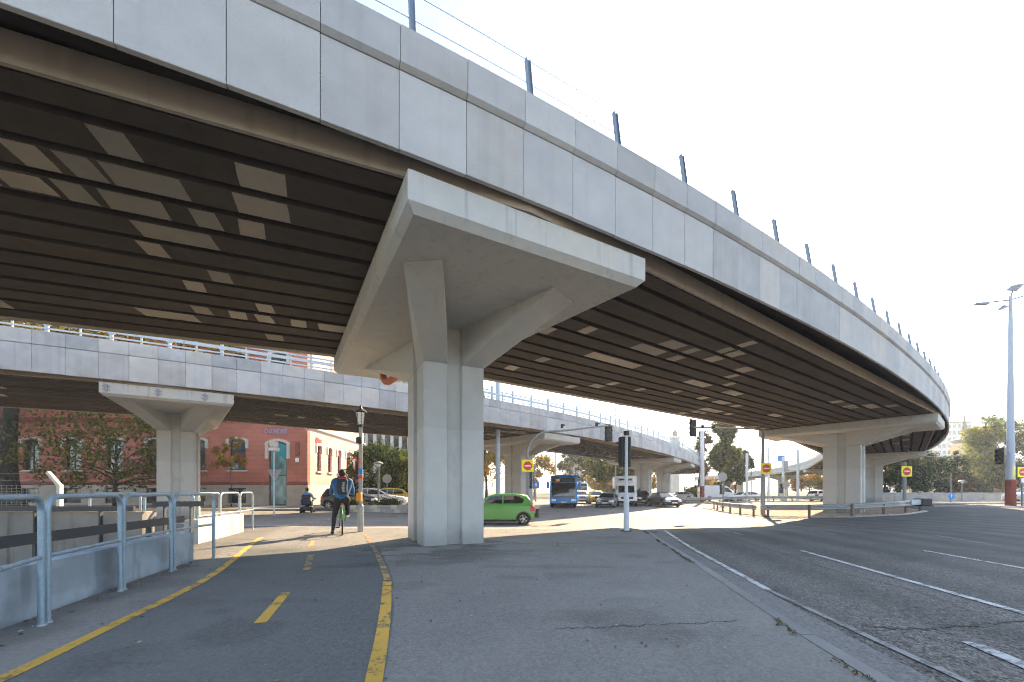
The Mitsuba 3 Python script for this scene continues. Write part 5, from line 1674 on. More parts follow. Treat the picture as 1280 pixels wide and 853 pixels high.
# tall double-arm lamp post on the right
t = thing('lamp_post', 'tall pale lamp post with red base and arms at the right edge', 'street lamp')
lx, ly = 38.5, 31.2
put('base', pole(lx, ly, -.5, 2.02, .30, .285, 20), 'pole_red', t, smooth=40)
put('shaft', pole(lx, ly, 2.021, 16.2, .245, .10, 20), 'pole_blue_grey', t, smooth=40)
put('arm', tube([(lx, ly, 15.9), (lx - 1.3, ly - .1, 15.72), (lx - 2.2, ly - .2, 15.6)], .05, 8), 'pole_grey', t, smooth=40)
put('arm', tube([(lx, ly, 15.9), (lx + 1.3, ly + .1, 16.3), (lx + 2.2, ly + .2, 16.5)], .05, 8), 'pole_grey', t, smooth=40)
for (hx, hy, hz, d) in ((lx - 2.5, ly - .2, 15.53, -1), (lx + 2.5, ly + .2, 16.55, 1)):
    put('lamp_head', hull([(hx - .55, hy - .12, hz - .05), (hx - .55, hy + .12, hz - .05), (hx + .55, hy - .16, hz - .06), (hx + .55, hy + .16, hz - .06), (hx - .4, hy, hz + .08), (hx + .4, hy, hz + .12)]), 'pole_grey', t, smooth=30)
put('floodlight', cat(hull([(lx - .05, ly - .2, 16.5), (lx + .85, ly - .2, 17.05), (lx - .1, ly + .25, 16.75), (lx + .8, ly + .25, 17.25), (lx + .1, ly, 17.0), (lx + .35, ly - .1, 16.5)]), tube([(lx, ly, 16.1), (lx + .2, ly, 16.7)], .05, 6)), 'pole_grey', t)
put('floodlight', hull([(lx - .9, ly - .2, 15.05), (lx - .3, ly - .2, 15.35), (lx - .9, ly + .2, 15.1), (lx - .2, ly + .2, 15.6), (lx - .6, ly, 15.5)]), 'pole_grey', t)
signal_head(t, lx - .95, ly - .1, 3.25, PI, 3, .36)
put('signal_arm', beam((lx, ly, 4.2), (lx - .95, ly - .1, 4.2), .05, .05), 'pole_grey', t)

# tall poles: plain shafts
def shaft(name, x, y, top, r0, r1, m, label, cat_='pole', red=None, group=None):
    t = thing(name, label, cat_, group)
    z = zf(x, y)
    if red:
        put('base', pole(x, y, z - .1, z + red, r0 * 1.06, r0 * 1.04, 14), 'pole_red', t, smooth=40)
    put('shaft', pole(x, y, z + (red or -.1) + (.001 if red else 0), top, r0, r1, 14), m, t, smooth=40)
    return t


t = shaft('tall_pole', -0.92, 26.5, 12.5, .16, .12, 'pole_blue_grey', 'tall blue grey pole rising behind the green car')
put('foot_collar', pole(-.92, 26.5, -.45, -.2, .24, .18, 14), 'pole_blue_grey', t)
shaft('tram_pole', 25.9, 55.0, 9.3, .27, .24, 'pole_white', 'thick white pole with a red base left of the poplar', red=2.2)
for i, (x, y, top, lb) in enumerate(((31.4, 54.0, 6.2, 'white pole right of the white van, before the far flyover'), (36.2, 57.0, 7.3, 'slim white pole just right of the yellow sign in the middle'),
                                     (36.9, 55.0, 5.8, 'white pole with equipment boxes at its foot, second right of the yellow sign'), (37.5, 53.0, 6.6, 'white pole nearest left of the right-hand pier'))):
    t = shaft('tram_pole', x, y, top, .17, .15, 'pole_white', lb)
    if i == 2:
        put('equipment_box', box(x - .35, x + .35, y - .3, y + .2, -.4, 1.3, .03), 'pole_white', t)
        put('equipment_box', box(x + .0, x + .5, y - .3, y + .2, 4.0, 5.2, .03), 'sign_back', t)


def t_lamp(x, y, top, label, group='twin street lamps standing beyond the flyovers', r=.09, arm=1.8):
    t = thing('street_lamp', label, 'street lamp', group)
    z = zf(x, y)
    put('pole', pole(x, y, z - .1, top, r * 1.3, r * .8, 10), 'pole_grey', t, smooth=40)
    put('arm', tube([(x - arm, y, top + .12), (x, y, top), (x + arm, y, top + .12)], .045, 6), 'pole_grey', t)
    for s in (-1, 1):
        put('lamp_head', box(x + s * arm - .5, x + s * arm + .5, y - .15, y + .15, top + .08, top + .24, .04), 'pole_grey', t)


t_lamp(15.4, 60.0, 13.9, 'twin street lamp rising above the rear flyover railing, nearest of them')
t_lamp(45.0, 76.0, 12.4, 'twin street lamp above the poplar right of the straight mast arm')
t_lamp(43.0, 95.0, 12.2, 'small twin street lamp far off between the flyovers', arm=1.4)
shaft('street_pole', 3.55, 62.0, 9.0, .09, .07, 'pole_grey', 'thin grey pole left of the blue bus')
shaft('street_pole', 7.1, 66.0, 9.5, .09, .07, 'pole_grey', 'thin grey pole rising above the roof of the blue bus')
shaft('street_pole', 0.0, 75.0, 9.0, .09, .07, 'pole_grey', 'thin grey pole seen left of the orange tree under the rear flyover')


def plate_sign(x, y, z, kind, label, post_r=.035, top=None, size=.6, face=-PI / 2, pole_m='pole_grey'):
    t = thing('road_sign', label, 'road sign')
    z0 = zf(x, y)
    put('post', pole(x, y, z0 - .1, top or z + size * .6, post_r, post_r, 10), pole_m, t, smooth=40)
    R = lambda m: rotz(m, face + PI / 2, (x, y, z))
    if kind == 'disc':
        d = lathe([(0, .015), (size / 2, .015), (size / 2, 0), (0, 0)], 28)
        d.apply_transform(trimesh.transformations.rotation_matrix(PI / 2, (1, 0, 0)))
        put('plate', R(d.apply_translation((0, -post_r - .005, 0))), 'sign_back', t)
    elif kind == 'blue_disc':
        d = lathe([(0, .015), (size / 2, .015), (size / 2, 0), (0, 0)], 28)
        d.apply_transform(trimesh.transformations.rotation_matrix(PI / 2, (1, 0, 0)))
        k = put('plate', R(d.apply_translation((0, -post_r - .005, 0))), 'sign_blue', t)
        put('arrow', R(cat(box(-.03, .03, -post_r - .035, -post_r - .022, -size * .3, size * .12), hull([(sx * .13, yy, size * .08) for sx in (-1, 1) for yy in (-post_r - .035, -post_r - .022)] + [(0, yy, size * .33) for yy in (-post_r - .035, -post_r - .022)]))), 'sign_white', k)
    elif kind == 'blue_square':
        k = put('plate', R(box(-size / 2, size / 2, -post_r - .03, -post_r - .01, -size / 2, size / 2, .004)), 'sign_blue', t)
        put('arrow', R(cat(box(-.05, .05, -post_r - .042, -post_r - .031, -size * .32, size * .1), hull([(sx * .16, yy, size * .02) for sx in (-1, 1) for yy in (-post_r - .042, -post_r - .031)] + [(0, yy, size * .34) for yy in (-post_r - .042, -post_r - .031)]))), 'sign_white', k)
    elif kind == 'yield':
        h = size * .87
        tri = lambda s, y0, y1: hull([(q * size / 2 * s, yy, h * .42 * s) for q in (-1, 1) for yy in (y0, y1)] + [(0, yy, -h * .58 * s) for yy in (y0, y1)])
        k = put('plate', R(tri(1.0, -post_r - .03, -post_r - .012)), 'sign_stop_red', t)
        put('white_field', R(tri(.68, -post_r - .036, -post_r - .031)), 'sign_white', k)
    elif kind == 'yield_back':
        h = size * .87
        put('plate', R(hull([(q * size / 2, yy, h * .42) for q in (-1, 1) for yy in (post_r, post_r + .015)] + [(0, yy, -h * .58) for yy in (post_r, post_r + .015)])), 'sign_back', t)
    return t


plate_sign(2.85, 48.0, 1.85, 'blue_square', 'small blue square arrow sign left of the blue bus', size=.75)
plate_sign(22.4, 43.0, 2.65, 'disc', 'grey back of a round sign in front of the poplar', size=.95, top=2.9)
plate_sign(36.6, 54.0, 1.95, 'disc', 'grey back of a round sign right of the yellow sign in the middle', size=1.0, top=2.4)
plate_sign(-8.75, 28.3, 2.0, 'disc', 'round grey sign back in front of the hedge', size=.62, top=2.3)
plate_sign(-11.9, 20.2, 1.95, 'yield_back', 'grey triangular sign back on a pole with boxes before the teal entrance', size=.75, top=3.5, pole_m='pole_pale')
put('camera_box', cat(box(-12.05, -11.75, 20.05, 20.35, 3.35, 3.62, .02), box(-12.08, -11.72, 20.0, 20.4, 3.15, 3.32, .02)), 'sign_white', 'road_sign_004')
plate_sign(50.5, 46.5, .55, 'blue_disc', 'round blue arrow sign low on a post before the pale wall at right', size=.75, top=3.2, post_r=.06)
plate_sign(47.2, 37.2, 2.6, 'blue_disc', 'blue sign cut by the right edge of the picture', size=.9, top=3.2)
t = thing('road_sign', 'small blue board on the far flyover', 'road sign')
p = MAIN.at(118.0, W - .2)
put('post', pole(p[0], p[1], 6.6, 9.6, .06, .06, 8), 'pole_grey', t)
put('plate', box(p[0] - .8, p[0] + .8, p[1] - .1, p[1] - .05, 7.9, 9.3), 'sign_blue', t)
t = thing('signal_post', 'slim signal post left of the white van with a dark head', 'traffic light')
put('post', pole(22.55, 43.0, -.5, 2.4, .05, .05, 10), 'pole_grey', t)
signal_head(t, 22.45, 43.12, .85, PI / 2, 3, .32)
t = thing('signal_post', 'slim signal post right of the yellow sign in the middle with a dark head', 'traffic light')
put('post', pole(36.35, 54.2, -.5, 3.0, .05, .05, 10), 'pole_grey', t)
signal_head(t, 36.25, 54.3, .9, PI / 2, 3, .36)
t = thing('signal_post', 'small signal showing red in front of the hedge', 'traffic light')
put('post', pole(-10.2, 27.0, -.3, 2.4, .05, .05, 10), 'pole_grey', t)
signal_head(t, -10.25, 26.9, 1.0, -PI / 2 + .1, 3, .32, 2)

# small park lamps
def park_lamp(x, y, top, label):
    t = thing('park_lamp', label, 'street lamp')
    z = zf(x, y)
    put('post', pole(x, y, z - .1, top - .25, .06, .05, 10), 'pole_grey', t, smooth=40)
    put('hood', lathe([(0, .16), (.12, .14), (.32, .02), (.32, -.02), (.05, -.03), (0, -.03)], 20, (x, y, top - .2)), 'sign_back', t, smooth=40)
    put('globe', lathe([(0, 0), (.12, -.02), (.14, -.12), (.08, -.22), (0, -.24)], 16, (x, y, top - .22)), 'lamp_glass', t, smooth=40)


park_lamp(-9.25, 28.0, 3.25, 'small lamp standing in front of the round hedge')
park_lamp(54.0, 48.5, 2.5, 'small lamp before the conifer at right')

# old style lantern post near the cyclist
t = thing('lantern_post', 'lantern post beside the cyclist carrying a give way sign and an orange box', 'street lamp')
lx, ly = -4.28, 11.42
put('post', cat(pole(lx, ly, -.02, .72, .085, .08, 16), pole(lx, ly, .721, .78, .08, .055, 16), pole(lx, ly, .781, 2.95, .055, .045, 16)), 'galvanised_dull', t, smooth=40)
put('lantern_neck', pole(lx, ly, 2.951, 3.02, .07, .07, 16), 'signal_black', t)
put('lantern_glass', lathe([(0.0, 0), (.075, 0), (.115, .34), (0, .34)], 16, (lx, ly, 3.021)), 'lamp_glass', t, smooth=30)
put('lantern_bars', cat(*[tube([(lx + .082 * math.cos(a), ly + .082 * math.sin(a), 3.02), (lx + .123 * math.cos(a), ly + .123 * math.sin(a), 3.37)], .008, 5) for a in np.arange(6) * PI / 3]), 'signal_black', t)
put('lantern_roof', lathe([(0, .20), (.03, .16), (.05, .10), (.17, .01), (.17, -.01), (0, -.01)], 16, (lx, ly, 3.38)), 'signal_black', t, smooth=30)
put('loudspeaker', box(lx - .09, lx + .06, ly - .12, ly - .05, 2.48, 2.66, .02), 'signal_black', t)
put('push_box', box(lx - .075, lx + .075, ly - .17, ly - .08, .86, 1.10, .02), 'amber', t)
put('number_band', pole(lx, ly, 1.62, 1.78, .058, .058, 16), 'sign_blue', t)
put('sticker_band', pole(lx, ly, 1.50, 1.60, .0585, .0585, 16), 'sign_stop_red', t)
h = .40
R = lambda m: rotz(m, -0.95, (lx - .12, ly - .10, 1.92))
tri = lambda s, y0, y1: hull([(q * .20 * s, yy, h * .42 * s) for q in (-1, 1) for yy in (y0, y1)] + [(0, yy, -h * .58 * s) for yy in (y0, y1)])
k = put('give_way_plate', R(tri(1.0, -.02, 0)), 'sign_stop_red', t)
put('white_field', R(tri(.72, -.027, -.0205)), 'sign_white', k)

# overhead tram wire at right
single('overhead_wire', tube(spline([(24, 24.5, 3.6), (33, 31, 3.75), (46, 38, 5.0), (80, 52, 8.5)], 30), .035, 5), 'wire_dark', 'dark overhead cable running from the flyover past the lamp post at right', 'cable')


# ------------------------------------------------------------------ guard rails and islands
wprof = [(0.0, -.155), (.05, -.12), (.05, -.06), (0.0, -.02), (0.0, .02), (.05, .06), (.05, .12), (0.0, .155), (-.012, .155), (.034, .115), (.034, .065), (-.014, .022), (-.014, -.022), (.034, -.065), (.034, -.115), (-.012, -.155)]


def guard_rail(line, label, side, top=.74, post_every=2.0, m='galvanised_dull', zfun=None):
    t = thing('guard_rail', label, 'guard rail')
    ls = sg.LineString(line)
    n = max(2, int(ls.length / 1.0))
    P = np.array([ls.interpolate(i / n, normalized=True).coords[0] for i in range(n + 1)])
    d = np.gradient(P, axis=0)
    d /= np.linalg.norm(d, axis=1, keepdims=True)
    nn = np.stack([-d[:, 1], d[:, 0]], 1) * side
    zz = np.array([(zfun or zf)(x, y) for x, y in P]) + top - .16
    k = len(wprof)
    v = np.concatenate([np.concatenate([P + nn * a, (zz + b)[:, None]], 1)[:, None] for a, b in wprof], 1).reshape(-1, 3)
    i, j = np.meshgrid(np.arange(n), np.arange(k), indexing='ij')
    a, b = i * k + j, i * k + (j + 1) % k
    f = np.concatenate([np.stack([a, b, b + k], -1).reshape(-1, 3), np.stack([a, b + k, a + k], -1).reshape(-1, 3)])
    g = trimesh.Trimesh(v, f, process=False)
    if g.volume < 0:
        g.invert()
    put('rail', g, m, t)
    q = 0.4
    while q < ls.length:
        c = ls.interpolate(q)
        z = (zfun or zf)(c.x, c.y)
        put('post', box(c.x - .05, c.x + .05, c.y - .03, c.y + .07, z - .2, z + top - .02, .01), 'steel_rust', t)
        q += post_every
    return t


concrete('steel_rust', (0.17, 0.13, 0.105), 0.25, seed=80.0)
guard_rail([(14.9, 24.6), (15.4, 28.0), (16.4, 32.0), (18.0, 36.5)], 'short guard rail on the left end of the traffic island', 1)
t = guard_rail([(14.95, 24.3), (16.6, 22.7), (18.6, 22.1), (21.5, 22.5), (24.3, 24.0)], 'guard rail curving in front of the right-hand bridge pier', -1)
put('end_terminal', box(24.1, 24.75, 23.75, 24.35, .25, .70, .05), 'signal_black', t)
put('splice_plate', beam((22.9, 23.18, .50), (24.2, 23.88, .50), .06, .30), 'galvanised', t)
guard_rail([(19.5, 51.0), (26, 50.2), (33.5, 48.6), (39, 47.5)], 'long guard rail on the far side of the junction below the poplar', -1)


def island(name, poly, m, lift=0.13, label=None):
    g = sg.Polygon(poly).buffer(-.12)
    k = structure(name, cat(poly_on(list(g.exterior.coords)[:-1], zroad, lift, 2.0)), m)
    if label:
        labels[k]['label'] = label
    kerb_run(k, poly + [poly[0]], -.3, lift + .005, .14, 1.0, 1, zf=zroad)


ISL = [(15.2, 23.9), (18.3, 21.75), (21.6, 22.1), (24.9, 24.2), (27.5, 28.6), (24.5, 31), (18.6, 37.2), (17.2, 36.6), (15.6, 29.0)]
island('dirt_island', ISL, 'dirt_ground', .06)
island('grass_verge', [(18, 50.0), (40, 46.6), (48, 60), (30, 56), (18.5, 54)], 'grass_ground', .10)
island('traffic_island', [(33.0, 31.6), (37, 30.0), (58, 34.0), (58, 36.5), (38, 33.2)], 'asphalt_gutter', .10)
island('traffic_island', [(36, 37.2), (58, 41.0), (58, 42.5), (36, 38.0)], 'asphalt_gutter', .10)
island('traffic_island', [(-1.2, 36.5), (2.6, 35.8), (3.2, 60), (0.6, 60)], 'dirt_ground', .10)
island('pavement', [(42, 56.5), (82, 57.5), (82, 59.4), (42, 58.5)], 'asphalt_gutter', .10)
structure('verge', poly_on([(-60, 92), (160, 92), (160, 250), (-60, 250)], zroad, 0.05, 14.0), 'grass_ground')
structure('verge', poly_on([(44, 61.5), (160, 61.5), (160, 91.9), (44, 91.9)], zroad, 0.05, 8.0), 'grass_ground')
t = thing('boundary_wall', 'long pale stone boundary wall below the trees at right', 'wall')
for i in range(16):
    x0 = 53.0 + i * 1.9
    put('wall_panel', box(x0, x0 + 1.88, 60.0, 60.3, -.9, .78 + .03 * (i % 3), .02), 'plinth_pale', t)
    put('coping', box(x0 - .005, x0 + 1.875, 59.95, 60.35, .785 + .03 * (i % 3), .87 + .03 * (i % 3), .02), 'concrete_kerb', t)
concrete('plinth_pale', (0.40, 0.37, 0.33), 0.2, seed=91.0)

# planter of concrete blocks behind the cyclist
t = thing('planter_wall', 'low planter wall of pale concrete blocks behind the cyclist', 'wall')
for i in range(30):
    x0 = -10.6 + i * .40
    for j in range(2):
        put('block', box(x0 + .2 * j, x0 + .2 * j + .39, 23.9, 24.15, -.16 + .235 * j, .07 + .235 * j, .015), 'concrete_kerb' if (i + j) % 3 else 'trim_cream', t)
structure('planter_soil', box(-10.6, 1.6, 24.16, 25.4, -.5, .22), 'grass_ground')


# ------------------------------------------------------------------ trees and shrubs
mat('leaf', {'type': 'principledthin', 'base_color': {'type': 'mesh_attribute', 'name': 'vertex_color'}, 'roughness': 0.55, 'diff_trans': 0.75, 'eta': 1.35})


def bark_col(p, n, uv):
    return mix((0.025, 0.02, 0.017), (0.06, 0.05, 0.042), fbm(p.x * 6, p.y * 6, p.z * 1.6, octaves=3))


procmat('bark', bark_col, 0.9, lambda p, n, uv: fbm(p.x * 12, p.y * 12, p.z * 3, octaves=3), 0.02, eps=8e-3)

GREEN = [(0.075, 0.105, 0.03), (0.055, 0.085, 0.026), (0.10, 0.125, 0.04)]
DARK = [(0.035, 0.055, 0.022), (0.045, 0.068, 0.028), (0.03, 0.045, 0.02)]
YELLOW = [(0.42, 0.29, 0.05), (0.30, 0.22, 0.05), (0.22, 0.20, 0.05), (0.40, 0.24, 0.04)]
ORANGE = [(0.34, 0.15, 0.035), (0.30, 0.18, 0.05), (0.26, 0.11, 0.035), (0.20, 0.15, 0.05)]
LIME = [(0.25, 0.25, 0.055), (0.19, 0.21, 0.05), (0.32, 0.28, 0.065), (0.13, 0.155, 0.042)]
OLIVE = [(0.12, 0.115, 0.04), (0.09, 0.10, 0.035), (0.16, 0.13, 0.045)]
RUST = [(0.22, 0.085, 0.045), (0.18, 0.10, 0.05), (0.14, 0.07, 0.04), (0.10, 0.08, 0.04)]
MIXED = [(0.10, 0.11, 0.035), (0.08, 0.09, 0.03), (0.24, 0.15, 0.04), (0.15, 0.13, 0.04), (0.30, 0.17, 0.04)]


def leaves(centers, radii, per, size, pal, g, up=0.35):
    n = len(centers)
    c = np.repeat(centers, per, 0)
    r = np.repeat(radii, per)
    d = g.normal(size=(n * per, 3))
    d /= np.linalg.norm(d, axis=1, keepdims=True)
    p = c + d * (r * g.random(n * per) ** 0.45)[:, None]
    nrm = g.normal(size=(n * per, 3)) + np.array([0, 0, up]) + d * 0.4
    nrm /= np.linalg.norm(nrm, axis=1, keepdims=True)
    a = np.cross(nrm, g.normal(size=(n * per, 3)))
    a /= np.linalg.norm(a, axis=1, keepdims=True) + 1e-9
    b = np.cross(nrm, a)
    s = size * g.uniform(.6, 1.35, n * per)[:, None]
    v = np.stack([p - a * s, p + b * s * .55 + nrm * s * .12, p + a * s, p - b * s * .55 + nrm * s * .12], 1).reshape(-1, 3)
    i = np.arange(n * per) * 4
    f = np.concatenate([np.stack([i, i + 1, i + 2], 1), np.stack([i, i + 2, i + 3], 1)])
    pal = np.array(pal)
    base = pal[g.integers(0, len(pal), n)]
    mixc = np.repeat(base, per, 0)
    own = pal[g.integers(0, len(pal), n * per)]
    t = (g.random(n * per) < .3)[:, None]
    col = np.where(t, own, mixc) * g.uniform(.75, 1.25, (n * per, 1))
    return v, f, np.repeat(np.clip(col, 0, 1), 4, 0)


def tree(x, y, h, cw, crown0, label, pal, seed, size=.16, nclus=110, per=60, trunk=.2, shape='round', z=None, name='tree', group=None, cat_='tree', lean=0.0, gaps=1.0):
    """tapered trunk, limbs that run to the leaf clumps, crown of leaf clumps"""
    g = np.random.default_rng(seed)
    z0 = zf(x, y) if z is None else z
    t = thing(name, label, cat_, group)
    # clump centres in the crown's volume
    C = []
    ch = h - crown0
    while len(C) < nclus:
        u = g.uniform(-1, 1, 3)
        if shape == 'round' and np.linalg.norm(u) > 1:
            continue
        if shape == 'tall':
            k = (1 - abs(u[2]) ** 2.6) ** .5 * (.75 + .25 * math.sin(u[2] * 7 + seed))
            if math.hypot(u[0], u[1]) > k:
                continue
        if shape == 'cone':
            k = .12 + .88 * (1 - (u[2] + 1) / 2)
            if math.hypot(u[0], u[1]) > k:
                continue
        if np.linalg.norm(u[:2]) < .35 and g.random() < .6 * gaps and shape == 'round':
            continue
        p = np.array([x + lean * (u[2] + 1) + u[0] * cw / 2, y + u[1] * cw / 2, z0 + crown0 + (u[2] + 1) / 2 * ch])
        if meshkit.noise(p * (2.6 / cw) + seed) < .36 * gaps:
            continue
        C.append(p)
    C = np.array(C)
    R = g.uniform(.5, 1.1, len(C)) * cw * (.115 if shape != 'tall' else .16)
    top = np.array([x + lean, y, z0 + crown0 + ch * (.55 if shape == 'round' else .9)])
    base = np.array([x, y, z0 - .2])
    bend = g.normal(size=2) * .02 * h
    path = [base, base + (top - base) * .35 + np.array([bend[0], bend[1], 0]), base + (top - base) * .7 - np.array([bend[0], bend[1], 0]) * .5, top]
    P = spline(path, 14)
    put('trunk', tube(P, np.linspace(trunk, trunk * .18, 14) * np.r_[1.35, 1.08, np.ones(12)], 10), 'bark', t, smooth=True)
    limbs = []
    order = g.permutation(len(C))[:max(7, min(26, nclus // 5))]
    for q in order:
        e = C[q]
        k = int(np.clip(np.searchsorted(P[:, 2], z0 + crown0 * .8 + (e[2] - z0 - crown0 * .8) * .45), 2, 12))
        s = P[k]
        m = (s + e) / 2 + np.array([0, 0, .10 * np.linalg.norm(e - s)])
        r0 = trunk * (1 - k / 15) * .55
        limbs.append(tube(spline([s, m, e], 7), np.linspace(r0, r0 * .2, 7), 6))
    put('limbs', cat(limbs), 'bark', t, smooth=True)
    v, f, col = leaves(C, R, per, size, pal, g)
    put('crown', trimesh.Trimesh(v, f, process=False), 'leaf', t, color=col)
    return t


def shrub(x, y, w, d, h, label, pal, seed, size=.1, nclus=120, per=60, name='shrub', z=None, shell=True, group=None):
    g = np.random.default_rng(seed)
    z0 = zf(x, y) if z is None else z
    t = thing(name, label, 'shrub', group)
    C = []
    while len(C) < nclus:
        u = g.normal(size=3)
        u /= np.linalg.norm(u)
        u *= g.uniform(.82, 1.0) if shell else g.random() ** .4
        if u[2] < -.75:
            continue
        p = np.array([x + u[0] * w / 2, y + u[1] * d / 2, z0 + h * .5 + u[2] * h * .5])
        p[:2] += (meshkit.noise(np.r_[u * 2.2 + seed]) - .5) * .18 * w * u[:2]
        C.append(p)
    C = np.array(C)
    R = g.uniform(.6, 1.1, len(C)) * max(.14 * h, .12 * w)
    stems = [tube(spline([(x, y, z0 - .1), (x + (c[0] - x) * .3, y + (c[1] - y) * .3, z0 + (c[2] - z0) * .5), tuple(c)], 6), np.linspace(.05, .012, 6) * max(h / 2.5, .5), 5) for c in C[:12]]
    put('stems', cat(stems), 'bark', t)
    v, f, col = leaves(C, R, per, size, pal, g)
    put('leaves', trimesh.Trimesh(v, f, process=False), 'leaf', t, color=col)
    return t


# left, before the red building
tree(-32.6, 26.4, 17.5, 12.0, 7.5, 'big old tree with thick dark trunk at the left edge before the red building', YELLOW + OLIVE, 11, .17, 190, 60, .58, z=0)
tree(-25.8, 26.3, 6.7, 9.4, 1.0, 'bushy autumn tree with low crown left of the pier before the red building', GREEN + OLIVE + OLIVE + YELLOW[2:3], 12, .115, 115, 48, .17, z=0, gaps=1.0)
tree(-19.9, 28.6, 4.9, 2.2, 2.2, 'slim orange leaved young tree just right of the pier before the red building', ORANGE + YELLOW, 13, .11, 30, 40, .05, z=0)
tree(-44.0, 27.5, 14.0, 10.0, 5.0, 'tree with dull green leaves beyond the left edge of the picture', GREEN + OLIVE, 14, .18, 110, 60, .35, z=0)
tree(-24.0, 29.0, 16.5, 8.0, 10.0, 'tall tree whose yellow top shows above the rear flyover railing', YELLOW, 15, .16, 90, 60, .22, z=0)
shrub(-11.4, 35.3, 5.6, 4.8, 5.3, 'left and larger half of the big round clipped hedge', DARK + GREEN, 21, .10, 230, 75, 'round_hedge')
shrub(-8.7, 35.0, 4.6, 4.2, 4.7, 'right half of the big round clipped hedge, lighter green', GREEN + LIME[:2], 22, .10, 190, 75, 'round_hedge')
for i, (x, w, h) in enumerate(((-9.8, 1.6, .55), (-7.6, 1.9, .5), (-5.2, 1.6, .5), (-3.1, 1.8, .5))):
    shrub(x, 24.75, w, .9, h, ('leftmost low plant in the block planter, behind the cyclist', 'low plant in the block planter, second from the left', 'low plant in the block planter just left of the big pier', 'low plant in the block planter hidden by the big pier')[i], OLIVE + GREEN, 30 + i, .05, 40, 40, 'low_plant', z=.18, shell=False, group='low plants in the block planter')
# middle distance, beneath and behind the rear flyover
tree(-3.4, 52.0, 11.0, 9.0, 2.8, 'golden tree seen right of the big pier behind the tall pole', YELLOW, 41, .2, 130, 60, .22)
tree(4.6, 84.0, 9.5, 9.0, 2.0, 'orange autumn tree behind the yellow no entry sign on the mast', ORANGE + YELLOW, 42, .28, 90, 45, .2)
tree(22.5, 105.0, 13.0, 9.0, 2.5, 'golden tree far off above the roof of the blue bus', YELLOW, 43, .34, 90, 45, .25)
tree(19.2, 76.0, 10.4, 10.0, 2.8, 'broad green tree between the bus and the truck under the flyover', GREEN + OLIVE, 44, .26, 130, 55, .28)
tree(15.0, 95.0, 12.0, 8.0, 3.0, 'thin olive tree between the golden tree and the broad green tree', OLIVE, 45, .3, 70, 45, .22)
tree(34.5, 65.5, 13.4, 4.6, 1.2, 'tall poplar left of the middle yellow sign', GREEN + OLIVE + LIME[:1], 46, .22, 210, 60, .25, 'tall', gaps=.8)
tree(38.2, 68.5, 8.8, 4.8, 2.2, 'lower round tree leaning on the right side of the poplar', GREEN + DARK, 47, .2, 120, 60, .18)
tree(31.6, 67.0, 12.0, 3.2, 3.0, 'thin rusty tree on the left side of the poplar', RUST + OLIVE, 48, .18, 60, 50, .14, 'tall')
shrub(37.0, 79.0, 6.0, 4.0, 3.0, 'pale green bush behind the white car under the far flyover', OLIVE + LIME, 51, .22, 70, 45, 'bush', shell=False)
shrub(42.0, 84.0, 5.0, 4.0, 3.6, 'yellow bush behind the slim white poles', YELLOW + LIME, 52, .22, 70, 45, 'bush', shell=False)
tree(78.0, 106.0, 6.4, 9.0, 1.0, 'golden tree between the far piers left of the right-hand pier', YELLOW + ORANGE, 53, .26, 110, 55, .2)
tree(60.0, 118.0, 5.6, 9.0, 1.0, 'low orange tree far off behind the poplar, below the distant flyover', ORANGE + RUST, 54, .28, 90, 50, .2)
tree(29.5, 92.0, 8.5, 8.0, 1.5, 'yellow green tree far off between the white pole and the rear flyover', LIME + YELLOW, 55, .28, 80, 50, .2)
shrub(30.0, 118.0, 16.0, 5.0, 4.2, 'far line of bushes below the distant flyover', OLIVE + YELLOW, 56, .4, 90, 45, 'bush', shell=False)
# right: planting above the pale wall
tree(66.5, 66.0, 8.2, 7.0, 1.0, 'dark green tree right of the right-hand pier behind the pale wall', DARK + GREEN, 61, .2, 130, 60, .2)
tree(61.5, 66.5, 8.6, 5.6, 1.0, 'tree with dark olive leaves nearest the right-hand pier above the wall', OLIVE + DARK, 62, .2, 90, 60, .2)
tree(72.0, 75.0, 11.8, 9.0, 2.0, 'rust brown tree above the pale wall', RUST + ORANGE, 63, .22, 140, 60, .25)
tree(66.0, 78.0, 10.5, 7.0, 3.0, 'orange tree behind the dark green tree by the pier', ORANGE + OLIVE, 64, .24, 100, 55, .2)
shrub(73.5, 66.0, 3.6, 3.0, 4.0, 'reddish bush against the pale wall', RUST, 65, .14, 60, 55, 'bush', shell=False)
tree(74.5, 67.5, 8.3, 6.4, .3, 'dark conifer above the pale wall left of the tall yellow green tree', DARK, 66, .17, 170, 60, .22, 'cone', gaps=.5)
tree(87.8, 75.0, 15.4, 5.8, 2.5, 'tall yellow green poplar beside the church spire', LIME, 67, .2, 240, 60, .28, 'tall', gaps=.9)
tree(94.5, 78.0, 16.0, 9.5, 3.0, 'big green tree behind the tall lamp post at right', GREEN + LIME, 68, .2, 220, 60, .3)
tree(83.0, 68.0, 6.5, 7.0, .4, 'dark spreading conifer at the foot of the yellow green poplar', DARK + GREEN, 69, .16, 140, 60, .2, gaps=.6)
tree(88.5, 70.0, 7.2, 6.0, .4, 'dark evergreen left of the lamp post base', DARK, 70, .16, 130, 60, .2, gaps=.6)
shrub(84.5, 64.0, 4.0, 3.0, 3.4, 'yellow green bush at the foot of the lamp post', LIME + YELLOW, 71, .13, 80, 55, 'bush', shell=False)
tree(104.0, 76.0, 13.5, 9.0, 2.5, 'green tree beyond the right edge of the picture', GREEN + LIME, 72, .22, 140, 60, .28)
shrub(78.5, 63.2, 5.0, 2.4, 2.2, 'low brownish bush just above the pale wall', RUST + OLIVE, 73, .12, 60, 50, 'bush', shell=False)
tree(100.0, 120.0, 17.0, 14.0, 2.0, 'far olive tree filling the gap behind the rust brown tree', OLIVE + RUST, 74, .36, 110, 50, .3)

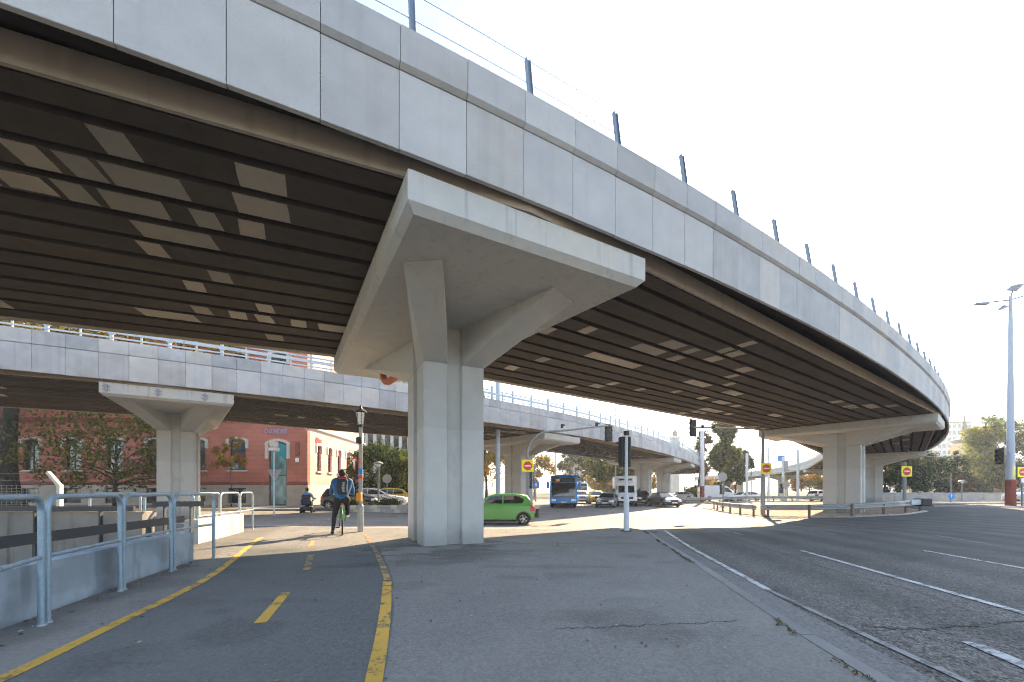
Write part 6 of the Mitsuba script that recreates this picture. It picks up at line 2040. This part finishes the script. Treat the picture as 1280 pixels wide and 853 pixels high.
# ------------------------------------------------------------------ church and blocks beyond
plain('stucco_yellow', (0.50, 0.36, 0.14), 0.85)
plain('slate', (0.055, 0.06, 0.07), 0.6)
plain('block_white', (0.48, 0.48, 0.47), 0.85)
cx0, cy0 = 224.0, 200.0
ch = thing('church', 'yellow church tower with dark onion roof and slender spire', 'church')
put('tower', box(cx0 - 3.4, cx0 + 3.4, cy0 - 3.4, cy0 + 3.4, -1, 23.8), 'stucco_yellow', ch)
put('cornice', box(cx0 - 3.9, cx0 + 3.9, cy0 - 3.9, cy0 + 3.9, 23.81, 24.6, .2), 'trim_cream', ch)
sp_ = put('spire', lathe([(0, 15.6), (.18, 13.2), (1.5, 4.4), (1.9, 4.0), (2.0, 3.2), (2.6, 2.9), (5.0, 2.0), (4.8, 1.4), (3.6, .3), (0, .3)], 8, (cx0, cy0, 24.4)), 'slate', ch)
put('cross', cat(box(cx0 - .08, cx0 + .08, cy0 - .08, cy0 + .08, 39.9, 42.4), box(cx0 - .5, cx0 + .5, cy0 - .08, cy0 + .08, 41.4, 41.6), lathe([(0, .4), (.4, 0), (0, -.4)], 10, (cx0, cy0, 40.3))), 'slate', sp_)
for q in (-1, 1):
    put('belfry_window', box(cx0 + q * 1.6 - .65, cx0 + q * 1.6 + .65, cy0 - 3.47, cy0 - 3.41, 18.3, 21.8), 'frame_dark', ch)
put('nave', hull([(cx0 - 22, cy0 + a, z) for a in (-6, 8) for z in (-1, 12)] + [(cx0 - 3.5, cy0 + a, z) for a in (-6, 8) for z in (-1, 12)] + [(cx0 - 22, cy0 + 1, 18), (cx0 - 3.5, cy0 + 1, 18)]), 'stucco_yellow', ch)


def block(name, x0, x1, y, z1, nx, nz, label, m='block_white', depth=14):
    t = thing(name, label, 'building')
    put('wall', box(x0, x1, y, y + depth, -1, z1), m, t)
    put('roof', box(x0 - .3, x1 + .3, y - .3, y + depth + .3, z1 + .01, z1 + .6), 'roof_grey', t)
    wx, wz = (x1 - x0) / nx, (z1 - 3) / nz
    for i in range(nx):
        for j in range(nz):
            put('window', box(x0 + (i + .22) * wx, x0 + (i + .78) * wx, y - .06, y - .01, 3 + (j + .2) * wz, 3 + (j + .72) * wz), 'glass_sky', t)
    return t


block('apartment_block', 254.0, 296.0, 260.0, 45.0, 13, 10, 'pale apartment block far right, between the flyover and the church spire')
block('apartment_block', 291.0, 300.0, 250.0, 27.0, 4, 6, 'lower pale block at the foot of the apartment block')
block('grey_building', 26.5, 33.0, 190.0, 19.0, 5, 5, 'faint grey building far off above the blue bus', 'block_grey')
ft = thing('ornate_tower', 'faint ornate tower top rising behind the rear flyover railing', 'tower')
put('shaft', box(98.0, 102.0, 246.0, 250.0, -1, 33.5), 'block_grey', ft)
put('gallery', box(97.2, 102.8, 245.2, 250.8, 33.51, 34.6, .2), 'block_white', ft)
put('lantern', lathe([(0, 7.5), (.15, 4.4), (.9, 3.2), (1.5, 2.4), (1.4, .1), (0, .1)], 10, (100, 248, 34.6)), 'slate', ft)

# ------------------------------------------------------------------ litter and fallen leaves on the pavement
g = np.random.default_rng(99)
n = 420
px_, py_ = g.uniform(-6, 3.6, n), g.uniform(2.2, 12.2, n) ** 1.0
ok = shapely.contains_xy(pav_in.buffer(-.15), px_, py_)
edge = g.uniform(0, 1, 130)
we = np.array([sg.LineString(WALL[2:]).interpolate(q, normalized=True).coords[0] for q in edge]) + np.c_[.05 + abs(g.normal(size=130)) * .12, g.normal(size=130) * .04]
P_ = np.vstack([np.c_[px_, py_][ok], we])
n = len(P_)
s_ = g.uniform(.006, .022, n)
a_ = g.uniform(0, 2 * PI, n)
v = []
for (x, y), s, a in zip(P_, s_, a_):
    u, w = np.array([math.cos(a), math.sin(a)]) * s, np.array([-math.sin(a), math.cos(a)]) * s * .6
    for q, hh in ((-u, .003), (w, .003 + s * .5), (u, .004), (-w, .002 + s * .3)):
        v.append((x + q[0], y + q[1], .003 + hh))
i = np.arange(n) * 4
f = np.concatenate([np.stack([i, i + 1, i + 2], 1), np.stack([i, i + 2, i + 3], 1)])
pal = np.array([(.30, .25, .17), (.22, .13, .05), (.50, .48, .44), (.12, .09, .06), (.34, .22, .08), (.06, .06, .05)])
col = np.repeat(pal[g.integers(0, 6, n)], 4, 0)
k = put('leaf_litter', trimesh.Trimesh(np.array(v), f, process=False), 'leaf', color=col)
labels[k] = {'label': 'small fallen leaves and crumbs scattered over the pavement', 'category': 'litter', 'kind': 'stuff'}
# weeds in the kerb joint
g = np.random.default_rng(5)
ks_ = spline(KERB[2:-2], 300)
keep_ = [i for i in range(300) if meshkit.noise(np.array([i * .09, 3.0, 1.0])) > .55]
C = np.c_[ks_[keep_], np.full(len(keep_), .012)] + np.c_[g.normal(size=(len(keep_), 2)) * .02 + [-.16, 0], np.zeros(len(keep_))]
v, f, col = leaves(C, np.full(len(C), .020), 9, .009, OLIVE + RUST[2:], g)
v[:, 2] = np.maximum(v[:, 2], .004)
k = put('kerb_weeds', trimesh.Trimesh(v, f, process=False), 'leaf', color=col)
labels[k] = {'label': 'tufts of weeds growing in the joint along the kerb', 'category': 'weeds', 'kind': 'stuff'}


# ------------------------------------------------------------------ thin haze in the air
scene['haze_air'] = {'type': 'homogeneous', 'albedo': rgb(0.95, 0.95, 0.95), 'sigma_t': rgb(0.0008, 0.0008, 0.0008)}
scene['haze'] = {'type': 'cube', 'to_world': T().translate([0, 300, 20.0]).scale([1600, 1600, 24.0]), 'bsdf': {'type': 'null'}, 'interior': {'type': 'ref', 'id': 'haze_air'}}
labels['haze'] = {'kind': 'stuff', 'label': 'thin bright haze in the autumn air', 'category': 'haze'}
scene['camera']['medium'] = {'type': 'ref', 'id': 'haze_air'}
